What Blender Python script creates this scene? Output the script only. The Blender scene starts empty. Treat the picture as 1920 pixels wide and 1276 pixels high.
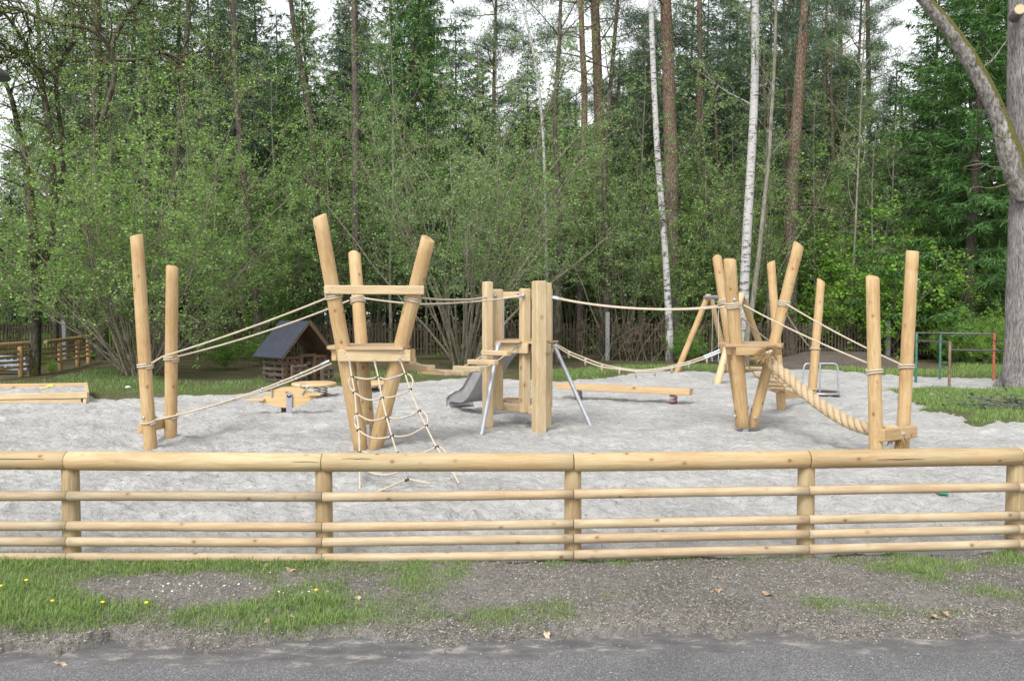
import bpy, math, random
import numpy as np
from mathutils import Vector, Matrix, noise as mnoise

# ------------------------------------------------------------------ camera, world, sun, exposure
SC = bpy.context.scene
COL = SC.collection
H = 1.75                       # eye height
F = 1500.0                     # focal length in pixels of the 1920 px wide photograph
TH = math.atan(58 / F)         # slightly looking down
cd = bpy.data.cameras.new('camera')
cd.sensor_width = 36.0
cd.lens = 36.0 * F / 1920.0
cd.clip_start = 0.05
cd.clip_end = 1000
cam = bpy.data.objects.new('camera', cd)
COL.objects.link(cam)
cam.location = (0, 0, H)
cam.rotation_euler = (math.radians(90) - TH, 0, 0)
SC.camera = cam

SUN_EL, SUN_AZ = math.radians(50), math.radians(205)
W = bpy.data.worlds.new('World')
SC.world = W
W.use_nodes = True
wn = W.node_tree.nodes
wl = W.node_tree.links
sky = wn.new('ShaderNodeTexSky')
sky.sky_type = 'NISHITA'
sky.sun_disc = False
sky.sun_elevation = SUN_EL
sky.sun_rotation = SUN_AZ
sky.air_density = 1.0
sky.dust_density = 1.0
hs = wn.new('ShaderNodeHueSaturation')          # overcast: the blue is veiled by cloud
hs.inputs['Saturation'].default_value = 0.10
wl.new(sky.outputs[0], hs.inputs['Color'])
bg = wn['Background']
wl.new(hs.outputs[0], bg.inputs['Color'])
bg.inputs['Strength'].default_value = 0.15

sd_ = bpy.data.lights.new('sun', 'SUN')
sd_.energy = 1.5
sd_.angle = math.radians(20)
sd_.color = (1.0, 0.97, 0.92)
sun = bpy.data.objects.new('sun', sd_)
COL.objects.link(sun)
sdir = Vector((math.sin(SUN_AZ) * math.cos(SUN_EL), math.cos(SUN_AZ) * math.cos(SUN_EL), math.sin(SUN_EL)))
sun.rotation_euler = sdir.to_track_quat('Z', 'Y').to_euler()

vs = SC.view_settings
vs.view_transform = 'Standard'
vs.look = 'None'
vs.exposure = 1.15
vs.gamma = 1.0
SC.cycles.max_bounces = 6
SC.cycles.diffuse_bounces = 3
SC.cycles.glossy_bounces = 2
SC.cycles.transmission_bounces = 3
SC.cycles.use_denoising = True

# ------------------------------------------------------------------ pixel -> world
CT, ST = math.cos(TH), math.sin(TH)


def ray(px, py):
    x = (px - 960) / F
    y = (638 - py) / F
    return Vector((x, CT + y * ST, -ST + y * CT))


def G(px, py, z=0.0):
    d = ray(px, py)
    return Vector((0, 0, H)) + d * ((z - H) / d.z)


def D(px, py, Y):
    d = ray(px, py)
    return Vector((0, 0, H)) + d * (Y / d.y)


def onplane(px, py, p0, n):
    d = ray(px, py)
    o = Vector((0, 0, H))
    return o + d * ((p0 - o).dot(n) / d.dot(n))


def proj(p):
    v = Vector(p) - Vector((0, 0, H))
    f = v.y * CT - v.z * ST
    u = v.y * ST + v.z * CT
    return 960 + F * v.x / f, 638 - F * u / f


def axis_at(a, b, py):
    lo, hi = -0.2, 1.2
    up = proj(a)[1] > proj(b)[1]
    for _ in range(40):
        m = (lo + hi) / 2
        y = proj(a + (b - a) * m)[1]
        if (y > py) == up:
            lo = m
        else:
            hi = m
    return a + (b - a) * lo


def mpp(Y):
    return Y / F


# ------------------------------------------------------------------ objects
WL = {}


def thing(name, label, cat, loc=(0, 0, 0), group=None):
    o = bpy.data.objects.new(name, None)
    COL.objects.link(o)
    o.location = loc
    o.empty_display_size = 0.1
    o['label'] = label
    o['category'] = cat
    if group:
        o['group'] = group
    WL[o] = Vector(loc)
    return o


def tag(o, label, cat, group=None, kind=None):
    o['label'] = label
    o['category'] = cat
    if group:
        o['group'] = group
    if kind:
        o['kind'] = kind
    return o


def link(name, me, m, parent=None, loc=None):
    if m is not None:
        me.materials.append(m)
    o = bpy.data.objects.new(name, me)
    COL.objects.link(o)
    if parent is not None:
        o.parent = parent
        WL[o] = WL.get(parent, Vector((0, 0, 0)))
    elif loc is not None:
        o.location = loc
        WL[o] = Vector(loc)
    else:
        WL[o] = Vector((0, 0, 0))
    return o


def copy_tree(o, parent=None, loc=None):
    c = o.copy()
    COL.objects.link(c)
    if parent is not None:
        c.parent = parent
    for ch in o.children:
        copy_tree(ch, c)
    if loc is not None:
        c.location = loc
    WL[c] = Vector(c.location)
    return c


RS = random.Random(7)


class MB:
    """collects shapes into one mesh; 'gr' is a grain coordinate whose z runs along the piece"""

    def __init__(s):
        s.v, s.f, s.g, s.sm = [], [], [], []

    def _off(s):
        return (RS.uniform(-50, 50), RS.uniform(-50, 50), RS.uniform(-50, 50))

    def tube(s, pts, rad, n=12, caps=True, up=None, cuta=None, cutb=None, cham=0.0, wob=0.0):
        """swept tube; cuta / cutb = plane normals for slanted end cuts"""
        pts = [Vector(p) for p in pts]
        if not isinstance(rad, (list, tuple)):
            rad = [rad] * len(pts)
        rad = list(rad)
        if cham > 0:
            d0 = (pts[0] - pts[1]).normalized()
            d1 = (pts[-1] - pts[-2]).normalized()
            q0, q1 = pts[0], pts[-1]
            pts = [q0, q0 - d0 * cham] + pts[1:-1] + [q1 - d1 * cham, q1]
            rad = [rad[0] - cham, rad[0]] + rad[1:-1] + [rad[-1], rad[-1] - cham]
        m = len(pts)
        tang = []
        for i in range(m):
            a = pts[max(0, i - 1)]
            b = pts[min(m - 1, i + 1)]
            t = (b - a)
            tang.append(t.normalized() if t.length > 1e-9 else Vector((0, 0, 1)))
        u = tang[0].orthogonal().normalized() if up is None else (up - tang[0] * up.dot(tang[0])).normalized()
        b0 = len(s.v)
        off = s._off()
        L = 0.0
        ph = RS.uniform(0, 6)
        for i in range(m):
            if i:
                q = tang[i - 1].rotation_difference(tang[i])
                u = (q @ u)
                u = (u - tang[i] * u.dot(tang[i])).normalized()
                L += (pts[i] - pts[i - 1]).length
            w = tang[i].cross(u)
            for k in range(n):
                a = 2 * math.pi * k / n
                r = rad[i]
                if wob:
                    r *= 1 + wob * mnoise.noise(Vector((math.cos(a) * 1.5 + ph, math.sin(a) * 1.5, L * 2.5)))
                o_ = (u * math.cos(a) + w * math.sin(a)) * r
                sh = 0.0
                if cuta is not None and i <= 1 and cham > 0 or cuta is not None and i == 0:
                    sh = -o_.dot(cuta) / tang[i].dot(cuta)
                if cutb is not None and (i == m - 1 or (cham > 0 and i == m - 2)):
                    sh = -o_.dot(cutb) / tang[i].dot(cutb)
                s.v.append(pts[i] + o_ + tang[i] * sh)
                s.g.append((r * math.cos(a) + off[0], r * math.sin(a) + off[1], L + sh + off[2]))
        for i in range(m - 1):
            for k in range(n):
                a = b0 + i * n + k
                b = b0 + i * n + (k + 1) % n
                s.f.append((a, b, b + n, a + n))
                s.sm.append(True)
        if caps:
            for i, rev in ((0, True), (m - 1, False)):
                idx = [b0 + i * n + k for k in range(n)]
                b1 = len(s.v)
                for j in idx:
                    s.v.append(s.v[j].copy())
                    s.g.append(s.g[j])
                nid = list(range(b1, b1 + n))
                s.f.append(tuple(reversed(nid)) if rev else tuple(nid))
                s.sm.append(False)
        return s

    def log(s, a, b, r0, r1=None, n=18, cut=None, cutlow=None, cham=0.012, seg=0.18, wob=0.035, bow=0.0):
        a, b = Vector(a), Vector(b)
        r1 = r0 if r1 is None else r1
        k = max(2, int((b - a).length / seg))
        side = Vector((RS.uniform(-1, 1), RS.uniform(-1, 1), 0)) * bow
        pts = [a.lerp(b, i / k) + side * math.sin(math.pi * i / k) for i in range(k + 1)]
        rad = [r0 + (r1 - r0) * i / k for i in range(k + 1)]
        return s.tube(pts, rad, n, cuta=cutlow, cutb=cut, cham=cham, wob=wob)

    def beam(s, a, b, w, h, up=Vector((0, 0, 1)), ch=0.006, cut_a=0.0, cut_b=0.0):
        """chamfered timber from a to b; w across, h along up"""
        a, b = Vector(a), Vector(b)
        t = (b - a).normalized()
        side = t.cross(up).normalized()
        upv = side.cross(t).normalized()
        hw, hh = w / 2, h / 2
        c = min(ch, hw * .45, hh * .45)
        prof = [(hw - c, -hh), (hw, -hh + c), (hw, hh - c), (hw - c, hh), (-hw + c, hh), (-hw, hh - c), (-hw, -hh + c), (-hw + c, -hh)]
        L = (b - a).length
        off = s._off()
        b0 = len(s.v)
        rings = [(c * .7, (hw - c) / hw, (hh - c) / hh), (0, 1, 1), (0, 1, 1), (c * .7, (hw - c) / hw, (hh - c) / hh)]
        pos = [0, c * .7, L - c * .7, L]
        for (cc, sx, sy), q in zip(rings, pos):
            for x, y in prof:
                x2, y2 = x * sx, y * sy
                z = q
                s.v.append(a + t * z + side * x2 + upv * y2)
                s.g.append((x2 + off[0], y2 + off[1], z + off[2]))
        for i in range(3):
            for k in range(8):
                p = b0 + i * 8 + k
                q = b0 + i * 8 + (k + 1) % 8
                s.f.append((p, p + 8, q + 8, q))
                s.sm.append(False)
        s.f.append(tuple(b0 + k for k in range(8)))
        s.f.append(tuple(b0 + 24 + k for k in reversed(range(8))))
        s.sm += [False, False]
        return s

    def box(s, c, size, rz=0.0, ch=0.004):
        c = Vector(c)
        d = Vector((math.cos(rz), math.sin(rz), 0)) * (size[0] / 2)
        return s.beam(c - d, c + d, size[1], size[2], ch=ch)

    def prism(s, poly, z0, z1, ch=0.0):
        """vertical prism over a convex counter-clockwise polygon of (x, y)"""
        n = len(poly)
        off = s._off()
        b0 = len(s.v)
        for z in (z0, z1):
            for x, y in poly:
                s.v.append(Vector((x, y, z)))
                s.g.append((y + off[0], z + off[1], x + off[2]))
        for k in range(n):
            s.f.append((b0 + k, b0 + (k + 1) % n, b0 + n + (k + 1) % n, b0 + n + k))
            s.sm.append(False)
        s.f.append(tuple(b0 + k for k in reversed(range(n))))
        s.f.append(tuple(b0 + n + k for k in range(n)))
        s.sm += [False, False]
        return s

    def lathe(s, c, prof, n=24, smooth=True):
        c = Vector(c)
        off = s._off()
        b0 = len(s.v)
        for r, z in prof:
            for k in range(n):
                a = 2 * math.pi * k / n
                s.v.append(c + Vector((r * math.cos(a), r * math.sin(a), z)))
                s.g.append((r * math.sin(a) + off[0], z + off[1], r * math.cos(a) + off[2]))
        for i in range(len(prof) - 1):
            for k in range(n):
                a = b0 + i * n + k
                b = b0 + i * n + (k + 1) % n
                s.f.append((a, b, b + n, a + n))
                s.sm.append(smooth)
        return s

    def build(s, name, m, parent=None, loc=None):
        o0 = WL[parent] if parent is not None else (Vector(loc) if loc is not None else Vector((0, 0, 0)))
        me = bpy.data.meshes.new(name)
        me.from_pydata([v - o0 for v in s.v], [], s.f)
        me.polygons.foreach_set('use_smooth', s.sm)
        at = me.attributes.new('gr', 'FLOAT_VECTOR', 'POINT')
        at.data.foreach_set('vector', np.array(s.g, dtype=np.float32).ravel())
        me.update()
        return link(name, me, m, parent, loc)


# ------------------------------------------------------------------ materials
class NT:
    def __init__(s, name):
        s.m = bpy.data.materials.new(name)
        s.m.use_nodes = True
        s.t = s.m.node_tree
        s.b = s.t.nodes['Principled BSDF']
        s.b.inputs['Roughness'].default_value = 0.7
        s.out = s.t.nodes['Material Output']

    def n(s, ty, **kw):
        x = s.t.nodes.new('ShaderNode' + ty)
        for k, v in kw.items():
            setattr(x, k, v)
        return x

    def l(s, a, b):
        s.t.links.new(a, b)

    def val(s, x, sock):
        if isinstance(x, (int, float)):
            sock.default_value = x
        elif isinstance(x, (tuple, list)):
            sock.default_value = x if len(x) == len(sock.default_value) else (*x, 1)
        else:
            s.l(x, sock)

    def attr(s, name):
        return s.n('Attribute', attribute_name=name)

    def obj(s):
        return s.n('TexCoord').outputs['Object']

    def rnd(s):
        return s.n('ObjectInfo').outputs['Random']

    def scale(s, v, sc):
        x = s.n('VectorMath', operation='MULTIPLY')
        s.l(v, x.inputs[0])
        x.inputs[1].default_value = sc
        return x.outputs[0]

    def noise(s, v, scale, detail=3, rough=0.6, dist=0.0):
        x = s.n('TexNoise')
        s.l(v, x.inputs['Vector'])
        x.inputs['Scale'].default_value = scale
        x.inputs['Detail'].default_value = detail
        x.inputs['Roughness'].default_value = rough
        x.inputs['Distortion'].default_value = dist
        return x.outputs['Fac']

    def voro(s, v, scale, feature='F1', out='Distance'):
        x = s.n('TexVoronoi', feature=feature)
        s.l(v, x.inputs['Vector'])
        x.inputs['Scale'].default_value = scale
        return x.outputs[out]

    def math(s, op, a, b=0.0, clamp=False):
        x = s.n('Math', operation=op, use_clamp=clamp)
        s.val(a, x.inputs[0])
        s.val(b, x.inputs[1])
        return x.outputs[0]

    def rng(s, v, a, b, c=0.0, d=1.0):
        x = s.n('MapRange')
        s.l(v, x.inputs[0])
        for i, q in enumerate((a, b, c, d)):
            x.inputs[i + 1].default_value = q
        return x.outputs[0]

    def ramp(s, fac, stops):
        x = s.n('ValToRGB')
        s.l(fac, x.inputs[0])
        e = x.color_ramp.elements
        while len(e) < len(stops):
            e.new(0.5)
        for el, (p, c) in zip(e, stops):
            el.position = p
            el.color = (*c, 1)
        return x.outputs[0]

    def mix(s, fac, a, b, mode='MIX'):
        x = s.n('MixRGB', blend_type=mode)
        s.val(fac, x.inputs[0])
        s.val(a, x.inputs[1])
        s.val(b, x.inputs[2])
        return x.outputs[0]

    def bump(s, h, strength, dist, chain=None):
        x = s.n('Bump')
        s.l(h, x.inputs['Height'])
        x.inputs['Strength'].default_value = strength
        x.inputs['Distance'].default_value = dist
        if chain is not None:
            s.l(chain, x.inputs['Normal'])
        s.l(x.outputs[0], s.b.inputs['Normal'])
        return x.outputs[0]

    def base(s, c):
        s.val(c, s.b.inputs['Base Color'])

    def rough(s, v):
        s.val(v, s.b.inputs['Roughness'])


def wood(name, light, dark, knotc=(.16, .07, .025), knots=5.0, streak=1.0, var=0.22, rough=.62, tint=None, stain=None):
    t = NT(name)
    g = t.attr('gr').outputs['Vector']
    r = t.rnd()
    warp = t.noise(g, 3.0, 2)
    gv = t.n('VectorMath', operation='ADD')
    t.l(t.scale(g, (1, 1, .05)), gv.inputs[0])
    wv = t.n('CombineXYZ')
    t.l(t.math('MULTIPLY', warp, .06), wv.inputs[0])
    t.l(t.math('MULTIPLY', warp, .05), wv.inputs[1])
    t.l(wv.outputs[0], gv.inputs[1])
    f1 = t.noise(gv.outputs[0], 55, 3, .65)
    f2 = t.noise(t.scale(g, (1, 1, .3)), 6, 3, .6)
    fine = t.noise(t.scale(g, (1, 1, .03)), 220, 2, .6)
    m = t.math('ADD', t.math('MULTIPLY', f1, .62 * streak), t.math('MULTIPLY', f2, .45))
    m = t.math('ADD', m, t.math('MULTIPLY', t.math('SUBTRACT', fine, .5), .30 * streak))
    c = t.ramp(t.rng(m, .40, .62), [(0, dark), (.55, tuple((a + b) / 2 for a, b in zip(light, dark))), (1, light)])
    if tint:
        c = t.mix(t.math('MULTIPLY', t.rng(t.noise(t.scale(g, (1, 1, .4)), 2.1, 2), .4, .65), .75), c, tint, 'MULTIPLY')
    c = t.mix(1.0, c, t.ramp(r, [(0, (1 - var,) * 3), (.5, (1, .97, .94)), (1, (1 + var * .4, 1 + var * .3, 1 + var * .2))]), 'MULTIPLY')
    if stain:
        c = t.mix(t.math('MULTIPLY', t.rng(t.noise(g, 4.3, 4), .52, .72), .55), c, stain)
    if knots:
        kd = t.voro(t.scale(g, (1, 1, .75)), knots)
        k1 = t.rng(kd, .09, .20, 1, 0)
        c = t.mix(t.math('MULTIPLY', k1, .55), c, tuple(x * .62 for x in dark))
        k2 = t.rng(kd, .055, .10, 1, 0)
        c = t.mix(t.math('MULTIPLY', k2, .8), c, knotc)
    t.base(c)
    t.rough(rough)
    t.b.inputs['Specular IOR Level'].default_value = .3
    t.bump(f1, .25, .004)
    return t.m


def plain(name, c, rough=.5, metal=0.0, nscale=30, namp=.15, bump=.1):
    t = NT(name)
    g = t.obj()
    nz = t.noise(g, nscale, 4)
    t.base(t.mix(1.0, c, t.ramp(nz, [(0.25, (1 - namp * 2,) * 3), (.75, (1 + namp,) * 3)]), 'MULTIPLY'))
    t.rough(t.rng(nz, .2, .8, rough - .08, rough + .12))
    t.b.inputs['Metallic'].default_value = metal
    if bump:
        t.bump(nz, bump, .003)
    return t.m


M = {}
M['log'] = wood('peeled log', (0.461, 0.337, 0.184), (0.342, 0.221, 0.099), knots=6.5, var=.14, stain=(.36, .2, .085))
M['timber'] = wood('planed timber', (0.523, 0.421, 0.270), (0.420, 0.309, 0.167), knots=4.5, var=.08)
M['board'] = wood('deck board', (0.476, 0.350, 0.224), (0.353, 0.238, 0.134), knots=4.0, var=.12)
M['rail'] = wood('fence rail', (0.436, 0.366, 0.227), (0.344, 0.258, 0.139), knots=9, var=.2, tint=(.98, .82, .70), stain=(.42, .26, .13))
M['bar'] = wood('half round bar', (0.422, 0.358, 0.249), (0.321, 0.255, 0.161), knots=9, var=.2, tint=(.98, .86, .78), stain=(.36, .24, .14))
M['post'] = wood('fence post', (0.372, 0.296, 0.170), (0.261, 0.184, 0.094), knots=3.5, var=.12, stain=(.26, .15, .07))
M['pink'] = wood('fresh board', (.53, .385, .225), (.44, .295, .15), knots=3.5, var=.1)
M['old'] = wood('grey old wood', (.135, .112, .09), (.06, .047, .036), knots=0, var=.35, rough=.85)
M['oldbrown'] = wood('brown old wood', (.13, .08, .048), (.06, .036, .022), knots=3, var=.25, rough=.8)
M['picket'] = wood('weathered picket', (.085, .07, .05), (.035, .028, .02), knots=0, var=.3, rough=.9)
M['backrail'] = wood('older fence log', (0.500, 0.351, 0.196), (0.325, 0.195, 0.098), knots=3, var=.25, stain=(.2, .1, .04))
M['steel'] = plain('galvanised steel', (.46, .48, .50), .42, .75, 22, .12, .05)
M['galv'] = plain('matt galvanised tube', (.42, .44, .48), .5, .55, 14, .12, .05)
M['slide'] = plain('stainless sheet', (.46, .46, .47), .42, .75, 5, .08, .02)
M['greysteel'] = plain('grey painted steel', (.30, .29, .36), .45, .1, 30, .1, .05)
M['darkmetal'] = plain('dark metal', (.045, .043, .048), .5, .5, 30, .2, .05)
M['blackrubber'] = plain('black rubber', (.02, .02, .022), .7, 0, 40, .2, .1)
M['red'] = plain('red spring coil', (.30, .03, .04), .45, .1, 20, .3, .05)
M['greenpaint'] = plain('worn green paint', (.045, .15, .105), .5, .1, 18, .35, .1)
M['orange'] = plain('orange red paint', (.46, .12, .06), .5, .1, 14, .2, .1)
M['rust'] = plain('rusty brown steel', (.20, .14, .09), .7, .2, 18, .4, .15)
M['barsteel'] = plain('worn bar steel', (.16, .14, .17), .45, .5, 30, .2, .05)
M['white'] = plain('white marble stone', (.7, .7, .7), .6, 0, 20, .1, .1)
M['yellow'] = plain('yellow plastic', (.75, .62, .10), .4, 0, 20, .05, 0)
M['greenplastic'] = plain('green plastic', (.01, .36, .20), .35, 0, 20, .1, 0)
M['concrete'] = plain('grey concrete', (.26, .27, .27), .9, 0, 14, .2, .2)
M['crackdark'] = plain('dark crack in the wood', (.10, .055, .025), .9, 0, 30, .2, 0)
M['lamp'] = plain('dark lamp shade', (.03, .035, .03), .5, .2, 20, .1, 0)


def m_rope(name, a, b, freq=70.0):
    t = NT(name)
    g = t.attr('gr').outputs['Vector']
    nz = t.noise(t.scale(g, (1, 1, .25)), 130, 3)
    n2 = t.noise(g, 5, 3)
    c = t.ramp(t.math('ADD', t.math('MULTIPLY', nz, .6), t.math('MULTIPLY', n2, .4)), [(.3, b), (.7, a)])
    t.base(c)
    t.rough(.9)
    t.b.inputs['Specular IOR Level'].default_value = .15
    t.bump(nz, .6, .004)
    return t.m


M['rope'] = m_rope('beige rope', (.53, .465, .37), (.36, .30, .225))
M['thickrope'] = m_rope('thick hemp rope', (.50, .40, .265), (.33, .245, .145))
M['fray'] = m_rope('frayed hemp', (.40, .28, .14), (.20, .12, .055))


def m_roof():
    t = NT('bitumen shingle')
    g = t.attr('gr').outputs['Vector']
    nz = t.noise(g, 90, 3)
    n2 = t.noise(g, 4, 3)
    t.base(t.ramp(t.math('ADD', t.math('MULTIPLY', nz, .5), t.math('MULTIPLY', n2, .5)), [(.3, (.013, .016, .026)), (.7, (.032, .039, .06))]))
    t.rough(.85)
    t.bump(nz, .5, .006)
    return t.m


M['roof'] = m_roof()


def m_sand():
    t = NT('pale gravel sand')
    g = t.obj()
    n1 = t.noise(g, 1.1, 4, .6)
    n2 = t.noise(g, 9, 5, .7)
    n3 = t.noise(g, 150, 3, .7)
    n4 = t.noise(g, 420, 2, .7)
    m = t.math('ADD', t.math('MULTIPLY', n1, .3), t.math('MULTIPLY', n2, .3))
    m = t.math('ADD', m, t.math('MULTIPLY', n3, .2))
    m = t.math('ADD', m, t.math('MULTIPLY', n4, .2))
    c = t.ramp(m, [(.36, (.25, .245, .236)), (.5, (.405, .398, .386)), (.63, (.555, .546, .53))])
    # damp darker patches and dark crumbs
    c = t.mix(t.math('MULTIPLY', t.rng(t.noise(g, 2.6, 5, .65), .60, .74), .35), c, (.25, .235, .22))
    crumbs = t.rng(t.voro(g, 16), .05, .09, 1, 0)
    c = t.mix(t.math('MULTIPLY', crumbs, .7), c, (.10, .085, .07))
    t.base(c)
    t.rough(.95)
    t.b.inputs['Specular IOR Level'].default_value = .12
    hh = t.math('ADD', t.math('MULTIPLY', t.noise(t.scale(g, (1, 1.0, 1)), 13, 5, .62), 1.0), t.math('MULTIPLY', n3, .14))
    t.bump(hh, 1.0, .065)
    return t.m


M['sand'] = m_sand()


def m_soil(name, a, b, c_, leaf=None, s1=1.3, bs=.03, greens=None):
    t = NT(name)
    g = t.obj()
    n1 = t.noise(g, s1, 5, .65)
    n2 = t.noise(g, 28, 5, .7)
    n3 = t.noise(g, 130, 3, .7)
    m = t.math('ADD', t.math('MULTIPLY', n1, .25), t.math('ADD', t.math('MULTIPLY', n2, .38), t.math('MULTIPLY', n3, .37)))
    c = t.ramp(m, [(.38, a), (.5, b), (.62, c_)])
    if greens:
        c = t.mix(t.math('MULTIPLY', t.rng(t.noise(g, .8, 5, .7), .46, .58), .8), c, greens)
    if leaf:
        cell = t.voro(g, 11, out='Color')
        sx = t.n('SeparateColor')
        t.l(cell, sx.inputs[0])
        lm = t.math('MULTIPLY', t.rng(t.voro(g, 11), .25, .33, 1, 0), t.math('GREATER_THAN', sx.outputs[0], .55))
        c = t.mix(lm, c, t.mix(sx.outputs[1], leaf, tuple(x * .5 for x in leaf)))
    t.base(c)
    t.rough(.97)
    t.b.inputs['Specular IOR Level'].default_value = .1
    t.bump(t.math('ADD', n2, t.math('MULTIPLY', n3, .4)), 1.0, bs)
    return t.m


M['soil'] = m_soil('dark verge soil', (.082, .076, .068), (.192, .181, .164), (.315, .30, .278), bs=.035)
M['forestfloor'] = m_soil('forest floor', (.07, .052, .035), (.15, .115, .08), (.24, .19, .135), leaf=(.27, .19, .12), greens=(.07, .11, .03), bs=.05)
M['turf'] = m_soil('turf soil', (.06, .06, .03), (.10, .105, .05), (.16, .145, .09), bs=.03, greens=(.075, .13, .03), leaf=(.22, .16, .10))
M['bareearth'] = m_soil('bare earth', (.065, .053, .044), (.115, .097, .082), (.17, .148, .125), leaf=(.22, .16, .11), bs=.03)
M['meadow'] = m_soil('meadow turf', (.06, .14, .02), (.09, .2, .03), (.13, .26, .05), bs=.02)


def m_asphalt():
    t = NT('asphalt')
    g = t.obj()
    v = t.voro(g, 230, out='Color')
    sx = t.n('SeparateColor')
    t.l(v, sx.inputs[0])
    dist = t.voro(g, 230)
    c = t.ramp(sx.outputs[0], [(0, (.07, .07, .075)), (.6, (.12, .117, .12)), (.9, (.185, .18, .182)), (1, (.33, .32, .315))])
    c = t.mix(1.0, c, t.ramp(t.noise(g, 1.6, 4, .6), [(.3, (.8, .8, .8)), (.7, (1.2, 1.2, 1.2))]), 'MULTIPLY')
    # sandy mud smeared along the edge of the carriageway
    sep = t.n('SeparateXYZ')
    t.l(g, sep.inputs[0])
    wav = t.math('ADD', t.math('ADD', sep.outputs[1], t.math('MULTIPLY', sep.outputs[0], -.046)), t.math('MULTIPLY', t.math('SUBTRACT', t.noise(t.scale(g, (.5, 1, 1)), 3.0, 5, .65), .5), .55))
    mud = t.rng(wav, 4.07, 4.17)
    c = t.mix(t.math('MULTIPLY', mud, .93), c, t.ramp(t.noise(t.scale(g, (.4, 1, 1)), 13, 6, .72), [(.36, (.06, .058, .06)), (.54, (.105, .10, .097)), (.62, (.22, .205, .19)), (.75, (.30, .285, .26))]))
    t.base(c)
    t.rough(.85)
    hgt = t.math('MULTIPLY', dist, t.math('SUBTRACT', 1.0, mud))
    t.bump(t.math('ADD', hgt, t.math('MULTIPLY', t.noise(g, 30, 4), .5)), .7, .005)
    return t.m


M['asphalt'] = m_asphalt()


def m_bark(name, a, b, c_, zs=.25, sc=16, moss=None, bs=.03, vor=False):
    t = NT(name)
    g = t.obj()
    q = t.scale(g, (1, 1, zs))
    n1 = t.noise(q, sc, 5, .7, .4)
    n2 = t.noise(g, 1.7, 4)
    if vor:
        f = t.voro(q, sc * 1.2, feature='DISTANCE_TO_EDGE')
        n1 = t.math('ADD', t.math('MULTIPLY', n1, .6), t.math('MULTIPLY', t.rng(f, 0, .25), .4))
    c = t.ramp(n1, [(.36, a), (.5, b), (.64, c_)])
    c = t.mix(1.0, c, t.ramp(n2, [(.3, (.8, .8, .8)), (.7, (1.15, 1.15, 1.12))]), 'MULTIPLY')
    if moss:
        nrm = t.n('NewGeometry').outputs['Normal']
        sep = t.n('SeparateXYZ')
        t.l(nrm, sep.inputs[0])
        up_ = t.math('ADD', t.math('ADD', sep.outputs[2], moss[1]), t.math('MULTIPLY', sep.outputs[0], moss[0]))
        k = t.math('ADD', up_, t.math('MULTIPLY', t.math('SUBTRACT', t.noise(g, 4.5, 5, .7), .5), 2.9))
        c = t.mix(t.rng(k, .10, .34, 0, .92), c, t.ramp(t.noise(g, 40, 3), [(.3, (.05, .05, .01)), (.7, (.14, .13, .025))]))
    t.base(c)
    t.rough(.95)
    t.b.inputs['Specular IOR Level'].default_value = .15
    t.bump(n1, 1.0, bs)
    return t.m


M['oakbark'] = m_bark('grey oak bark', (.11, .10, .098), (.25, .235, .228), (.38, .355, .35), .2, 27, bs=.08)
M['mossbark'] = m_bark('mossy limb bark', (.08, .074, .066), (.19, .18, .165), (.36, .345, .33), .4, 16, moss=(1.5, .16), bs=.03)
M['darkbark'] = m_bark('dark mossy bark', (.03, .027, .02), (.07, .062, .048), (.13, .118, .095), .3, 14, moss=(.2, -.22))
M['sprucebark'] = m_bark('spruce bark', (.045, .036, .03), (.10, .082, .07), (.17, .145, .13), .35, 18)
M['hazelbark'] = m_bark('hazel bark', (.10, .092, .065), (.18, .165, .12), (.28, .26, .20), .3, 22, bs=.006)
M['greybark'] = m_bark('grey stem bark', (.10, .092, .07), (.17, .16, .125), (.25, .24, .2), .3, 14, bs=.01)


def m_pine():
    t = NT('pine bark')
    g = t.obj()
    q = t.scale(g, (1, 1, .3))
    n1 = t.noise(q, 17, 4, .7, .4)
    f = t.voro(q, 16, feature='DISTANCE_TO_EDGE')
    h = t.math('ADD', t.math('MULTIPLY', n1, .65), t.math('MULTIPLY', t.rng(f, 0, .2), .35))
    grey = t.ramp(h, [(.3, (.06, .048, .042)), (.5, (.15, .12, .105)), (.75, (.24, .20, .18))])
    red = t.ramp(h, [(.3, (.065, .047, .036)), (.5, (.155, .108, .078)), (.75, (.24, .175, .13))])
    sep = t.n('SeparateXYZ')
    t.l(g, sep.inputs[0])
    k = t.rng(t.math('ADD', sep.outputs[2], t.math('MULTIPLY', t.noise(g, 1.2, 3), 5)), 5.0, 12.0)
    t.base(t.mix(k, grey, red))
    t.rough(.95)
    t.b.inputs['Specular IOR Level'].default_value = .12
    t.bump(h, 1.0, .03)
    return t.m


M['pinebark'] = m_pine()


def m_birch():
    t = NT('birch bark')
    g = t.obj()
    n1 = t.noise(t.scale(g, (3.5, 3.5, 15)), 1.0, 5, .72)
    n2 = t.noise(t.scale(g, (1, 1, .5)), 3.2, 4, .65)
    n3 = t.noise(g, 22, 4)
    c = t.ramp(n3, [(.3, (.31, .30, .295)), (.7, (.50, .485, .48))])
    c = t.mix(t.rng(n1, .545, .60), c, (.055, .048, .045))
    sep = t.n('SeparateXYZ')
    t.l(g, sep.inputs[0])
    low = t.rng(sep.outputs[2], .2, 3.2, .16, 0)
    c = t.mix(t.rng(t.math('ADD', n2, low), .60, .68), c, (.085, .075, .068))
    t.base(c)
    t.rough(.8)
    t.bump(n1, .5, .01)
    return t.m


M['birchbark'] = m_birch()


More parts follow.
